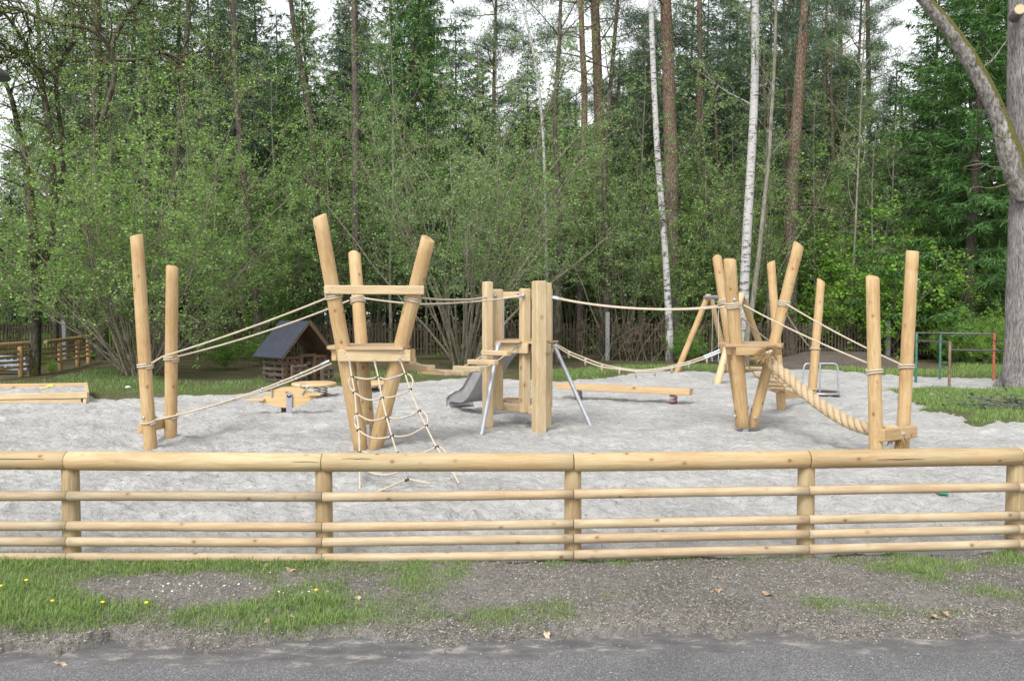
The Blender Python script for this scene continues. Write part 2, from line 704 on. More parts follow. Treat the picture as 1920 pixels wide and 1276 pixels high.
def m_leaf(name, cols, trans=.35):
    t = NT(name)
    r = t.attr('rnd').outputs['Fac']
    n = len(cols)
    c = t.ramp(r, [(i / (n - 1), x) for i, x in enumerate(cols)])
    c = t.mix(1.0, c, t.ramp(t.rnd(), [(0, (.85, .88, .9)), (1, (1.12, 1.08, 1.0))]), 'MULTIPLY')
    t.base(c)
    t.rough(.6)
    t.b.inputs['Specular IOR Level'].default_value = .25
    tr = t.n('BsdfTranslucent')
    t.l(t.mix(1.0, c, (1.12, 1.18, .8), 'MULTIPLY'), tr.inputs['Color'])
    ms = t.n('MixShader')
    ms.inputs[0].default_value = trans
    t.l(t.b.outputs[0], ms.inputs[1])
    t.l(tr.outputs[0], ms.inputs[2])
    t.l(ms.outputs[0], t.out.inputs['Surface'])
    return t.m


M['hazelleaf'] = m_leaf('fresh hazel leaf', [(.115, .21, .06), (.18, .32, .088), (.255, .42, .12), (.335, .50, .185)], .40)
M['youngleaf'] = m_leaf('young olive leaf', [(.155, .23, .09), (.205, .34, .115), (.28, .44, .155), (.36, .47, .22)], .40)
M['brightleaf'] = m_leaf('bright spring leaf', [(.14, .28, .04), (.21, .40, .06), (.29, .48, .10)], .45)
M['needle'] = m_leaf('spruce needle', [(.05, .11, .05), (.08, .16, .065), (.12, .205, .085)], .15)
M['needlebright'] = m_leaf('bright spruce needle', [(.05, .12, .035), (.08, .18, .05), (.115, .23, .065)], .2)
M['needledark'] = m_leaf('dusky spruce needle', [(.055, .10, .06), (.085, .14, .085), (.125, .18, .11)], .15)
M['pineneedle'] = m_leaf('pine needle', [(.06, .11, .065), (.095, .155, .09), (.135, .20, .125)], .15)
M['grass'] = m_leaf('grass blade', [(.12, .21, .06), (.17, .28, .08), (.24, .34, .12), (.34, .35, .2)], .3)
M['drygrass'] = m_leaf('short trodden grass', [(.13, .21, .07), (.19, .27, .10), (.28, .33, .15), (.38, .36, .24)], .3)
M['drytwig'] = m_leaf('dead brown leaf', [(.10, .065, .035), (.17, .11, .065), (.22, .15, .10)], .1)
M['crumb'] = m_leaf('earth crumb', [(.12, .112, .10), (.188, .177, .16), (.235, .222, .202), (.30, .285, .262)], 0.0)
M['daisy'] = plain('white petals', (.8, .8, .78), .7, 0, 20, .03, 0)
M['dandelion'] = plain('yellow petals', (.8, .60, .03), .7, 0, 20, .05, 0)
M['deadleaf'] = plain('dry oak leaf', (.36, .24, .15), .8, 0, 60, .3, .2)
M['paleleaf'] = plain('pale dry oak leaf', (.50, .38, .27), .8, 0, 60, .25, .2)

# ------------------------------------------------------------------ fast meshes for vegetation
def np_mesh(name, V, Fq, rnd=None, smooth=False):
    """V (n,3) float, Fq (m,4) int quads (last index may repeat -> triangle when Fq is (m,3))"""
    me = bpy.data.meshes.new(name)
    m, k = Fq.shape
    me.vertices.add(len(V))
    me.vertices.foreach_set('co', np.ascontiguousarray(V, dtype=np.float32).ravel())
    me.loops.add(m * k)
    me.loops.foreach_set('vertex_index', np.ascontiguousarray(Fq, dtype=np.int32).ravel())
    me.polygons.add(m)
    me.polygons.foreach_set('loop_start', np.arange(0, m * k, k, dtype=np.int32))
    me.polygons.foreach_set('use_smooth', np.full(m, smooth, dtype=bool))
    if rnd is not None:
        at = me.attributes.new('rnd', 'FLOAT', 'FACE')
        at.data.foreach_set('value', np.ascontiguousarray(rnd, dtype=np.float32))
    me.update(calc_edges=True)
    me.validate()
    return me


def unit(a):
    return a / np.maximum(np.linalg.norm(a, axis=-1, keepdims=True), 1e-9)


class Tubes:
    def __init__(s):
        s.V, s.F, s.n = [], [], 0

    def add(s, pts, rad, k=4):
        pts = np.asarray(pts, float)
        n = len(pts)
        rad = np.asarray(rad, float)
        t = unit(np.gradient(pts, axis=0))
        md = unit(pts[-1] - pts[0])
        ref = np.array([1.0, 0, 0]) if abs(md[0]) < .7 else np.array([0, 1.0, 0])
        u = unit(np.cross(t, ref))
        w = np.cross(t, u)
        a = np.arange(k) * 2 * math.pi / k
        ring = pts[:, None, :] + (u[:, None, :] * np.cos(a)[None, :, None] + w[:, None, :] * np.sin(a)[None, :, None]) * rad[:, None, None]
        s.V.append(ring.reshape(-1, 3))
        i = np.arange(n - 1)[:, None] * k + np.arange(k)[None, :]
        j = np.arange(n - 1)[:, None] * k + ((np.arange(k) + 1) % k)[None, :]
        s.F.append((np.stack([i, j, j + k, i + k], -1).reshape(-1, 4)) + s.n)
        s.n += n * k

    def mesh(s, name, smooth=True):
        return np_mesh(name, np.concatenate(s.V), np.concatenate(s.F), None, smooth)


def leaf_mesh(name, P, A, N, L, Wd, rnd, shape='leaf'):
    """P bases, A long axis, N face normals, L length, Wd width; one quad each"""
    A = unit(A)
    S = unit(np.cross(A, N))
    L = np.asarray(L)[:, None]
    Wd = np.asarray(Wd)[:, None]
    if shape == 'leaf':
        q = np.stack([P, P + A * L * .5 + S * Wd * .5, P + A * L, P + A * L * .5 - S * Wd * .5], 1)
    else:
        q = np.stack([P - S * Wd * .5, P + S * Wd * .5, P + A * L + S * Wd * .22, P + A * L - S * Wd * .22], 1)
    n = len(P)
    return np_mesh(name, q.reshape(-1, 3), np.arange(n * 4).reshape(n, 4), rnd)


def path(rng, p, d, L, n, wob=.1, trop=(0, 0, 0)):
    p = np.array(p, float)
    d = np.array(d, float)
    d /= np.linalg.norm(d)
    st = L / (n - 1)
    out = [p]
    tr = np.array(trop, float)
    for i in range(n - 1):
        d = d + rng.normal(0, wob, 3) + tr * st
        d = d / np.linalg.norm(d)
        p = p + d * st
        out.append(p)
    return np.array(out)


def at_t(pts, t):
    x = t * (len(pts) - 1)
    i = min(int(x), len(pts) - 2)
    f = x - i
    return pts[i] * (1 - f) + pts[i + 1] * f, unit(pts[i + 1] - pts[i])


def side_dir(rng, d, ang, flat=.0):
    r = rng.normal(0, 1, 3)
    r[2] *= (1 - flat)
    s = r - d * np.dot(r, d)
    s = unit(s)
    return d * math.cos(ang) + s * math.sin(ang)


class Leaves:
    def __init__(s):
        s.P, s.A, s.N, s.L, s.W, s.R = [], [], [], [], [], []

    def add(s, P, A, N, L, W, R):
        s.P.append(P); s.A.append(A); s.N.append(N); s.L.append(L); s.W.append(W); s.R.append(R)

    def on(s, rng, pts, step, size, up=.8, jit=.05, dens=1.0, aspect=.75, tone=0.0):
        """leaves along a twig, mostly lying flat"""
        seg = np.linalg.norm(np.diff(pts, axis=0), axis=1)
        tot = seg.sum()
        n = max(1, int(tot / step * dens))
        nc = max(1, n // 4)
        x = np.clip(rng.uniform(.15, len(pts) - 1 - 1e-6, nc)[rng.integers(0, nc, n)] + rng.normal(0, .10, n), 0, len(pts) - 1 - 1e-6)
        i = x.astype(int)
        f = (x - i)[:, None]
        P = pts[i] * (1 - f) + pts[i + 1] * f + rng.normal(0, jit, (n, 3))
        A = rng.normal(0, 1, (n, 3)) * np.array([1, 1, .45])
        N = rng.normal(0, .55, (n, 3)) + np.array([0, 0, up])
        L = size * rng.uniform(.6, 1.25, n)
        s.add(P, A, N, L, L * aspect, np.clip(rng.normal(.5 + tone, .25, n), 0, 1))

    def mesh(s, name, shape='leaf'):
        c = np.concatenate
        return leaf_mesh(name, c(s.P), c(s.A), c(s.N), c(s.L), c(s.W), c(s.R), shape)

    def count(s):
        return sum(len(p) for p in s.P)


def put(root, name, me, m):
    return link(name, me, m, root)


def instance(proto, loc, rz, sc, label, group):
    c = copy_tree(proto, None, loc)
    c.rotation_euler = (0, 0, rz)
    c.scale = (sc, sc, sc) if isinstance(sc, (int, float)) else sc
    c['label'] = label
    if group:
        c['group'] = group
    return c


# ------------------------------------------------------------------ ground sheets
def in_poly(P, poly):
    """signed distance (positive inside) of points (n,2) to polygon"""
    poly = np.asarray(poly, float)
    a = poly
    b = np.roll(poly, -1, 0)
    ins = np.zeros(len(P), bool)
    best = np.full(len(P), 1e9)
    for (x0, y0), (x1, y1) in zip(a, b):
        dx, dy = x1 - x0, y1 - y0
        t = np.clip(((P[:, 0] - x0) * dx + (P[:, 1] - y0) * dy) / (dx * dx + dy * dy + 1e-12), 0, 1)
        d = np.hypot(P[:, 0] - x0 - t * dx, P[:, 1] - y0 - t * dy)
        best = np.minimum(best, d)
        c = (y0 > P[:, 1]) != (y1 > P[:, 1])
        xi = x0 + (P[:, 1] - y0) * dx / (dy if abs(dy) > 1e-12 else 1e-12)
        ins ^= c & (P[:, 0] < xi)
    return np.where(ins, best, -best)


_rn = np.random.default_rng(5)
_LAT = _rn.uniform(-1, 1, (256, 256))


def vnoise(x, y, f, seed=0):
    """smooth value noise, vectorised, -1..1"""
    x = x * f + 37.1 * seed
    y = y * f + 91.7 * seed
    ix = np.floor(x).astype(int)
    iy = np.floor(y).astype(int)
    fx = x - ix
    fy = y - iy
    fx = fx * fx * (3 - 2 * fx)
    fy = fy * fy * (3 - 2 * fy)
    g = lambda i, j: _LAT[i % 256, j % 256]
    return (g(ix, iy) * (1 - fx) + g(ix + 1, iy) * fx) * (1 - fy) + (g(ix, iy + 1) * (1 - fx) + g(ix + 1, iy + 1) * fx) * fy


def smooth(a, b, x):
    t = np.clip((x - a) / (b - a), 0, 1)
    return t * t * (3 - 2 * t)


def sheet(name, y0, y1, ratio, ncol, wfac, xmax, hfun, m, keep=None):
    n = int(math.log(y1 / y0) / math.log(ratio)) + 1
    ys = y0 * ratio ** np.arange(n + 1)
    sx = np.linspace(-1, 1, ncol)
    X = np.clip(sx[None, :] * ys[:, None] * wfac, -xmax, xmax)
    Y = np.repeat(ys[:, None], ncol, 1)
    Xf, Yf = X.ravel(), Y.ravel()
    Z = hfun(Xf, Yf)
    V = np.stack([Xf, Yf, Z], 1)
    i = (np.arange(n)[:, None] * ncol + np.arange(ncol - 1)[None, :]).ravel()
    Fq = np.stack([i, i + 1, i + ncol + 1, i + ncol], 1)
    dead = np.abs(X[:-1, 1:] - X[:-1, :-1]).ravel() < 1e-6
    ok = ~dead
    if keep is not None:
        k = keep(Xf, Yf)
        ok &= k[Fq].any(1)
    Fq = Fq[ok]
    used = np.unique(Fq)
    mp = np.full(len(V), -1)
    mp[used] = np.arange(len(used))
    me = np_mesh(name, V[used], mp[Fq], None, True)
    o = link(name, me, m)
    o['kind'] = 'structure'
    return o


def P2(lst):
    return [tuple(G(x, y).xy) for x, y in lst]


gm = MB()
gm.v = [Vector(p) for p in ((-160, -12, -.1), (160, -12, -.1), (160, 300, -.1), (-160, 300, -.1))]
gm.g = [tuple(v) for v in gm.v]
gm.f = [(0, 1, 2, 3)]
gm.sm = [False]
o = gm.build('ground', M['forestfloor'])
o['kind'] = 'structure'

# the sand of the playground
FENCE = 5.5
sand_back = [(-700, 760), (-60, 742), (60, 741), (170, 741), (215, 748), (330, 741), (420, 737), (480, 733), (560, 729), (620, 724), (700, 719), (760, 716),
             (830, 711), (900, 705), (960, 712), (1060, 713), (1130, 709), (1150, 703), (1210, 695), (1300, 695), (1350, 699), (1420, 694),
             (1500, 690), (1580, 693), (1640, 698), (1700, 703), (1790, 707), (1880, 709), (2050, 706), (2600, 712)]
sand_poly = P2(sand_back) + [(16, 6.75), (5.2, 5.9), (3.6, 5.76), (2.08, 5.62), (.43, 5.52), (-1.3, 5.52), (-3.07, 5.54), (-16, 5.6)]
right_patch = P2([(1652, 729), (1700, 731), (1745, 727), (1800, 729), (1870, 731), (1930, 728), (2120, 722), (2500, 735), (2500, 785), (2100, 795),
                  (1960, 789), (1890, 793), (1830, 796), (1795, 781), (1755, 774), (1720, 768), (1700, 757), (1675, 748), (1655, 742)])


def sand_h(X, Y):
    sd = in_poly(np.stack([X, Y], 1), sand_poly)
    e = sd + .22 * vnoise(X, Y, 2.2, 1) + .10 * vnoise(X, Y, 6, 2)
    z = -.12 + .12 * smooth(-.12, .22, e)
    amp = smooth(0, .3, e)
    z += amp * (.035 * vnoise(X, Y, .55, 3) + .022 * vnoise(X, Y, 2.1, 4) + .019 * vnoise(X, Y, 4.9, 5))
    foot = np.maximum(0, vnoise(X, Y, 3.4, 8) - .38)           # trampled hollows
    z -= amp * .07 * foot
    z += amp * (.014 * vnoise(X, Y, 9.5, 6) + .009 * vnoise(X, Y, 19, 7) + .005 * vnoise(X, Y, 37, 9))
    for fx_, fy_, fa, fd in FEET:
        k = np.where((np.abs(X - fx_) < .32) & (np.abs(Y - fy_) < .32))[0]
        if len(k) == 0:
            continue
        dx, dy = X[k] - fx_, Y[k] - fy_
        u, v = dx * math.cos(fa) + dy * math.sin(fa), -dx * math.sin(fa) + dy * math.cos(fa)
        q = np.sqrt((u / .15) ** 2 + (v / .065) ** 2)
        z[k] += amp[k] * fd * (-np.exp(-q ** 2) + .55 * np.exp(-((q - 1.55) / .4) ** 2))
    # small heaps at the feet of the posts
    for (hx, hy, hr, hz) in HEAPS:
        z += hz * np.exp(-((X - hx) ** 2 + (Y - hy) ** 2) / (hr * hr))
    return z


_fr = random.Random(21)
FEET = []
for _ in range(900):
    _y = 6.0 + 15 * _fr.random() ** 1.5
    FEET.append((_fr.uniform(-.75, .75) * _y, _y, _fr.uniform(0, 6.28), _fr.uniform(.012, .034)))
_h = G(320, 822)
_h2 = G(905, 790)
_h3 = G(1090, 800)
HEAPS = [(_h.x, _h.y, .22, .07), (_h2.x, _h2.y, .5, .05), (_h3.x, _h3.y, .4, .03), (G(860, 770).x, G(860, 770).y, .35, .06), (G(1398, 806).x, G(1398, 806).y, .3, -.055), (G(690, 842).x, G(690, 842).y, .3, -.03), (G(1264, 756).x, G(1264, 756).y, .6, -.06), (G(1180, 750).x, G(1180, 750).y, .6, -.04), (G(1087, 743).x, G(1087, 743).y, .6, -.05)]
sheet('sand', 5.2, 26.5, 1.0055, 460, .86, 15.5, sand_h, M['sand'],
      keep=lambda X, Y: in_poly(np.stack([X, Y], 1), sand_poly) > -.35)


def patch(name, poly, z, amp, m, y0, y1, wfac, ratio=1.01, ncol=220, xmax=40, edge=.25):
    def h(X, Y):
        e = in_poly(np.stack([X, Y], 1), poly) + .3 * vnoise(X, Y, 1.4, 11) + .13 * vnoise(X, Y, 4.5, 12)
        return -.13 + (z + .13) * smooth(-.12, edge, e) + amp * vnoise(X, Y, 1.3, 13) + amp * .4 * vnoise(X, Y, 5, 14)
    o = sheet(name, y0, y1, ratio, ncol, wfac, xmax, h, m, keep=lambda X, Y: in_poly(np.stack([X, Y], 1), poly) > -.5)
    return o, h


_, h_right = patch('lawn', right_patch, .045, .02, M['turf'], 11, 19, .95)
left_lawn = P2([(-300, 742), (60, 741), (170, 738), (330, 738), (520, 728), (640, 719), (700, 715), (760, 712), (850, 707), (910, 700), (880, 694), (700, 694), (560, 705), (470, 706), (330, 715), (290, 690), (180, 690), (60, 712), (-300, 716)])
_, h_left = patch('lawn', left_lawn, -.02, .02, M['turf'], 14, 27, .95)
mid_lawn = P2([(1000, 704), (1060, 708), (1110, 706), (1150, 700), (1210, 691), (1290, 692), (1345, 694), (1400, 690), (1380, 683), (1300, 681), (1200, 683), (1080, 688), (1010, 694)])
far_lawn = P2([(1540, 692), (1600, 697), (1700, 703), (1800, 706), (1900, 708), (2200, 704), (2200, 688), (1880, 684), (1800, 680), (1740, 690), (1650, 692), (1600, 687), (1540, 688)])
_, h_mid = patch('lawn', mid_lawn, -.03, .02, M['turf'], 20, 28, .9)
_, h_far = patch('lawn', far_lawn, -.02, .02, M['turf'], 19, 28, .95)
heap = P2([(1400, 683), (1480, 686), (1560, 688), (1650, 692), (1720, 690), (1745, 684), (1735, 672), (1640, 664), (1520, 662), (1420, 666)])


def h_heap(X, Y):
    e = in_poly(np.stack([X, Y], 1), heap)
    return -.13 + .36 * smooth(-.1, 2.2, e) + .04 * vnoise(X, Y, 1.4, 21) + .02 * vnoise(X, Y, 5, 22)


sheet('earth_mound', 22, 34, 1.008, 200, .9, 30, h_heap, M['bareearth'], keep=lambda X, Y: in_poly(np.stack([X, Y], 1), heap) > -.3)
mm = MB()
mm.v = [Vector(p) for p in ((-60, 30.6, -.05), (-15.5, 30.6, -.05), (-14.0, 62, .3), (-80, 62, .3))]
mm.g = [tuple(v) for v in mm.v]
mm.f = [(0, 1, 2, 3)]
mm.sm = [False]
o = mm.build('meadow', M['meadow'])
o['kind'] = 'structure'


# road and verge in front
FXP = [-350, 130, 608, 1078, 1518, 1910, 2300]
FY = [5.56, 5.53, 5.50, 5.50, 5.58, 5.70, 5.84]
FXS = [(x - 960) / F * y for x, y in zip(FXP, FY)]
FYS = FY
def road_edge(X):
    return 4.235 + .046 * X + .04 * vnoise(X, X * 0, .9, 31) + .05 * vnoise(X, X * 0, 3.1, 32) + .03 * vnoise(X, X * 0, 9.1, 33)


def road_h(X, Y):
    return -.075 + .004 * vnoise(X, Y, 6, 41) + .02 * smooth(3.9, 4.45, Y)


sheet('road', 1.5, 5.0, 1.02, 200, 3.2, 22, road_h, M['asphalt'])


def verge_h(X, Y):
    e = Y - road_edge(X) + .07 * vnoise(X, Y, 5, 42) + .05 * vnoise(X, Y, 13, 43) + .03 * vnoise(X, Y, 31, 51)
    z = -.12 + .095 * smooth(.0, .14, e) + .035 * smooth(.12, .75, e)
    amp = smooth(.02, .15, e)
    rough_ = 1 - .55 * smooth(.25, .6, e)
    z += amp * rough_ * (.020 * vnoise(X, Y, 9, 44) + .015 * np.abs(vnoise(X, Y, 19, 45)) + .010 * vnoise(X, Y, 41, 46) + .006 * vnoise(X, Y, 80, 47))
    z += amp * (.015 * vnoise(X, Y, 1.7, 48))
    b = (np.interp(X, FXS, FYS) + .09 - Y) + .06 * vnoise(X, Y, 3, 49) + .05 * vnoise(X, Y, 9, 50)
    z -= .10 * (1 - smooth(-.05, .12, b))
    return z


sheet('verge', 3.9, 6.1, 1.0024, 620, .95, 12, verge_h, M['soil'])


# ------------------------------------------------------------------ grass
def grass_mesh(name, P, hgt, wid, rng, lean=.35):
    n = len(P)
    a = rng.uniform(0, 2 * math.pi, n)
    d = np.stack([np.cos(a), np.sin(a), np.zeros(n)], 1)
    s = np.stack([-np.sin(a), np.cos(a), np.zeros(n)], 1)
    ln = rng.uniform(.1, 1, n)[:, None] * lean
    h = hgt[:, None]
    w = wid[:, None] * .5
    up = np.array([0, 0, 1.0])
    b0 = P - up * .01
    m1 = P + up * h * .55 + d * ln * h * .35
    tp = P + up * h * (1 - ln * .25) + d * ln * h * 1.15
    V = np.stack([b0 - s * w, b0 + s * w, m1 + s * w * .8, m1 - s * w * .8, m1 + s * w * .8, m1 - s * w * .8, tp - s * w * .12, tp + s * w * .12], 1).reshape(-1, 3)
    k = np.arange(n)[:, None] * 8
    Fq = np.concatenate([k + np.array([[0, 1, 2, 3]]), k + np.array([[5, 4, 7, 6]])], 0)
    r = np.clip(rng.normal(.45, .25, n), 0, 1)
    return np_mesh(name, V, Fq, np.concatenate([r, r]))


def stuff(name, me, m, label, cat):
    o = link(name, me, m)
    o['kind'] = 'stuff'
    o['label'] = label
    o['category'] = cat
    return o


rng = np.random.default_rng(11)


def pxy(X, Y):
    """photo pixel of ground points"""
    f = Y * CT + H * ST
    u = Y * ST - H * CT
    return 960 + F * X / f, 638 - F * u / f


def verge_density(X, Y):
    px, py = pxy(X, Y)
    n1 = vnoise(X, Y, 2.2, 61) * .5 + vnoise(X, Y, 6.5, 62) * .5
    d = np.full(len(X), -.42)
    d = np.maximum(d, 1.0 - np.maximum(0, (px - 560) / 230) - np.maximum(0, (py - 1168) / 22))       # left turf
    bare = np.exp(-(((px - 290) / 170) ** 2 + ((py - 1106) / 24) ** 2))
    d -= 1.9 * bare
    d = np.maximum(d, .75 - np.hypot((px - 760) / 230, (py - 1075) / 60))
    d = np.maximum(d, .85 - np.hypot((px - 960) / 170, (py - 1145) / 36))
    d = np.maximum(d, 1.05 - np.hypot((px - 1760) / 190, (py - 1060) / 36))
    d = np.maximum(d, .85 - np.hypot((px - 1530) / 130, (py - 1125) / 36))
    d = np.maximum(d, .6 - np.hypot((px - 1850) / 150, (py - 1100) / 60))
    d = np.maximum(d, .7 - np.hypot((px - 1660) / 180, (py - 1145) / 30))
    d = np.maximum(d, .45 - np.abs(py - 1050) / 20)
    d = np.where(px < -100, .5, d)
    return d + n1 * .95


def scatter(n, x0, x1, y0, y1, dens, thr=.15, sharp=1.1):
    X = rng.uniform(x0, x1, n)
    Y = rng.uniform(y0, y1, n)
    d = dens(X, Y)
    k = rng.uniform(0, 1, n) < np.clip((d - thr) / sharp, 0, 1)
    return X[k], Y[k]


X, Y = scatter(210000, -4.6, 4.6, 4.30, 5.85, verge_density)
P = np.stack([X, Y, verge_h(X, Y)], 1)
hg = rng.uniform(.014, .05, len(X)) * (1 + .5 * vnoise(X, Y, 1.6, 66)) * np.clip(.45 + verge_density(X, Y) * .55, .4, 1.1)
stuff('grass', grass_mesh('grass', P, hg, rng.uniform(.0022, .0048, len(X)), rng, .9), M['grass'], 'short patchy grass growing on the dark verge in front of the log fence', 'grass')
X2, Y2 = scatter(420000, -4.6, 4.6, 4.30, 5.85, verge_density, -.05, 1.5)
P2_ = np.stack([X2, Y2, verge_h(X2, Y2)], 1)
stuff('grass', grass_mesh('grass', P2_, rng.uniform(.006, .022, len(X2)), rng.uniform(.002, .004, len(X2)), rng, 1.3), M['drygrass'], 'thin mat of short trodden grass between the taller verge tufts', 'grass')


def poly_grass(name, poly, hfun, n, h0, h1, w, label, thr=-.1, nz=.8):
    a = np.array(poly)
    x0, y0 = a.min(0)
    x1, y1 = a.max(0)
    x0, x1 = max(x0, -20), min(x1, 20)
    X = rng.uniform(x0, x1, n)
    Y = rng.uniform(y0, y1, n)
    e = in_poly(np.stack([X, Y], 1), poly) + nz * vnoise(X, Y, 1.1, 71) + nz * .6 * vnoise(X, Y, 3.7, 72)
    k = rng.uniform(0, 1, n) < np.clip((e - thr) / .35, 0, 1)
    X, Y = X[k], Y[k]
    P = np.stack([X, Y, hfun(X, Y)], 1)
    hg = rng.uniform(h0, h1, len(X)) * (1 + .4 * vnoise(X, Y, .9, 73))
    return stuff('grass', grass_mesh('grass', P, hg, rng.uniform(.6, 1.3, len(X)) * w, rng, .6), M['grass'], label, 'grass')


poly_grass('grass', right_patch, h_right, 70000, .03, .085, .008, 'lush green grass patch around the foot of the big grey trunk', nz=.3)
poly_grass('grass', left_lawn, h_left, 26000, .03, .09, .011, 'thin grass between the hazel bush and the sand', thr=.12)
poly_grass('grass', mid_lawn, h_mid, 16000, .03, .10, .012, 'grass strip behind the sand below the swing')
poly_grass('grass', far_lawn, h_far, 26000, .04, .12, .012, 'grass strip behind the climbing bars')

# crumbs of soil
def clods(n, ys, ye, s0, s1, dens):
    Y = rng.uniform(ys, ye, n)
    X = rng.uniform(-.8, .8, n) * Y
    k = rng.uniform(0, 1, n) < dens(X, Y)
    X, Y = X[k], Y[k]
    n = len(X)
    s = s0 * np.exp(rng.uniform(0, 1, n) ** 2.2 * math.log(s1 / s0))
    c = np.stack([X, Y, verge_h(X, Y) + s * .25], 1)
    base = np.array([(1, 0, 0), (-1, 0, 0), (0, 1, 0), (0, -1, 0), (0, 0, .8), (0, 0, -.8)], float)
    V = c[:, None, :] + base[None] * s[:, None, None] * rng.uniform(.55, 1.3, (n, 6, 1)) + rng.normal(0, .25, (n, 6, 3)) * s[:, None, None]
    f = np.array([(0, 2, 4), (2, 1, 4), (1, 3, 4), (3, 0, 4), (2, 0, 5), (1, 2, 5), (3, 1, 5), (0, 3, 5)])
    Fq = (np.arange(n)[:, None, None] * 6 + f[None]).reshape(-1, 3)
    return np_mesh('soil_crumbs', V.reshape(-1, 3), Fq, np.repeat(np.clip(rng.normal(.5, .28, n), 0, 1), 8))


stuff('soil_crumbs', clods(190000, 4.1, 5.75, .0018, .0085, lambda X, Y: np.clip(1.05 - np.clip(verge_density(X, Y), 0, 1) * .9, 0.05, 1) * np.clip(.38 + 1.3 * np.exp(-((Y - road_edge(X) - .12) / .13) ** 2), 0, 1) * (Y > road_edge(X) - .05)), M['crumb'], 'loose crumbs of dark earth on the bare verge', 'soil')

gn = 9000
gY = rng.uniform(3.6, 4.5, gn)
gX = rng.uniform(-.8, .8, gn) * gY
gd = road_edge(gX) + .06 - gY
gk = (gd > 0) & (rng.uniform(0, 1, gn) < np.exp(-gd / .13))
gX, gY = gX[gk], gY[gk]
gs = .0015 * np.exp(rng.uniform(0, 1, len(gX)) ** 2.5 * 1.9)
gc = np.stack([gX, gY, np.maximum(road_h(gX, gY), verge_h(gX, gY)) + gs * .3], 1)
gb = np.array([(1, 0, 0), (-1, 0, 0), (0, 1, 0), (0, -1, 0), (0, 0, .8), (0, 0, -.8)], float)
gV = gc[:, None, :] + gb[None] * gs[:, None, None] * rng.uniform(.55, 1.3, (len(gX), 6, 1))
gf = np.array([(0, 2, 4), (2, 1, 4), (1, 3, 4), (3, 0, 4), (2, 0, 5), (1, 2, 5), (3, 1, 5), (0, 3, 5)])
stuff('road_grit', np_mesh('road_grit', gV.reshape(-1, 3), (np.arange(len(gX))[:, None, None] * 6 + gf[None]).reshape(-1, 3), np.repeat(rng.uniform(.2, 1, len(gX)), 8)), M['crumb'], 'loose grit and earth washed onto the edge of the road', 'grit')
# dark litter blown over the sand
lY = 5.9 + 15 * rng.uniform(0, 1, 700) ** 1.4
lX = rng.uniform(-.72, .72, 700) * lY
ok_ = in_poly(np.stack([lX, lY], 1), sand_poly) > .2
lX, lY = lX[ok_], lY[ok_]
lP = np.stack([lX, lY, sand_h(lX, lY) + .006], 1)
ln_ = len(lX)
stuff('litter', leaf_mesh('litter', lP, rng.normal(0, 1, (ln_, 3)) * np.array([1, 1, .15]), rng.normal(0, .4, (ln_, 3)) + np.array([0, 0, 1.0]), rng.uniform(.012, .045, ln_), rng.uniform(.006, .018, ln_), rng.uniform(0, 1, ln_)), M['drytwig'], 'small dry leaf and bark bits blown over the pale sand', 'litter')

# daisies, dandelions and fallen leaves in the verge
dm = MB()
for i in range(7):
    a = i * 2 * math.pi / 7
    dm.beam(Vector((math.cos(a) * .002, math.sin(a) * .002, .034)), Vector((math.cos(a) * .0085, math.sin(a) * .0085, .036)), .005, .0015, ch=.0003)
dm.lathe((0, 0, .034), [(.0001, .003), (.003, .0022), (.0032, 0)], 7)
dm.tube([(0, 0, -.005), (0, 0, .034)], .0008, 4)
d0 = dm.build('daisy', M['daisy'], loc=(0, 0, 0))
tag(d0, 'tiny white daisy in the grass below the log fence', 'flower', 'daisies scattered in the verge grass')
first = True
spots = [(320, 1057), (335, 1060), (325, 1066), (310, 1058), (395, 1060), (420, 1062), (480, 1068), (470, 1055), (505, 1090), (440, 1075), (240, 1110), (255, 1115),
         (300, 1119), (310, 1122), (318, 1113), (345, 1116), (352, 1118), (370, 1110), (330, 1123), (293, 1126), (410, 1117), (430, 1108), (525, 1120), (545, 1119), (560, 1122),
         (580, 1118), (600, 1120), (615, 1122), (530, 1126), (590, 1114), (570, 1124), (455, 1110), (475, 1114), (180, 1100), (362, 1113), (300, 1128), (385, 1117), (350, 1108), (540, 1110), (552, 1113)]
for (x, y) in spots:
    p = G(x + rng.uniform(-9, 9), y + rng.uniform(-5, 5), -.02)
    z = float(verge_h(np.array([p.x]), np.array([p.y]))[0])
    loc = (p.x, p.y, z + .004)
    q_s = rng.uniform(.6, .85)
    q = d0 if first else copy_tree(d0)
    first = False
    q.location = loc
    q.scale = (q_s, q_s, q_s * .6)
    q.rotation_euler = (rng.uniform(-.3, .3), rng.uniform(-.3, .3), rng.uniform(0, 6))
dm = MB()
dm.lathe((0, 0, .045), [(.016, .0), (.0165, .004), (.010, .009), (.0005, .011)], 10)
dm.tube([(0, 0, -.005), (0, 0, .046)], .0014, 5)
d1 = dm.build('dandelion', M['dandelion'], loc=(0, 0, 0))
labs = ['yellow dandelion farthest left beside the dark soil edge', 'small yellow dandelion near the fence at the left end of the bare soil', 'large yellow dandelion left of the bare soil patch',
        'yellow dandelion below the bare soil patch', 'yellow dandelion just right of the bare soil patch', 'small yellow dandelion far right in the daisies of the turf']
for i, (x, y) in enumerate([(2, 1115), (50, 1104), (99, 1137), (193, 1138), (275, 1143), (593, 1119)]):
    p = G(x, y, -.0)
    z = float(verge_h(np.array([p.x]), np.array([p.y]))[0])
    q = d1 if i == 0 else copy_tree(d1)
    q.location = (p.x, p.y, z + .004)
    q.scale = (.72, .72, .72)
    tag(q, labs[i], 'flower', 'dandelions in the verge grass')


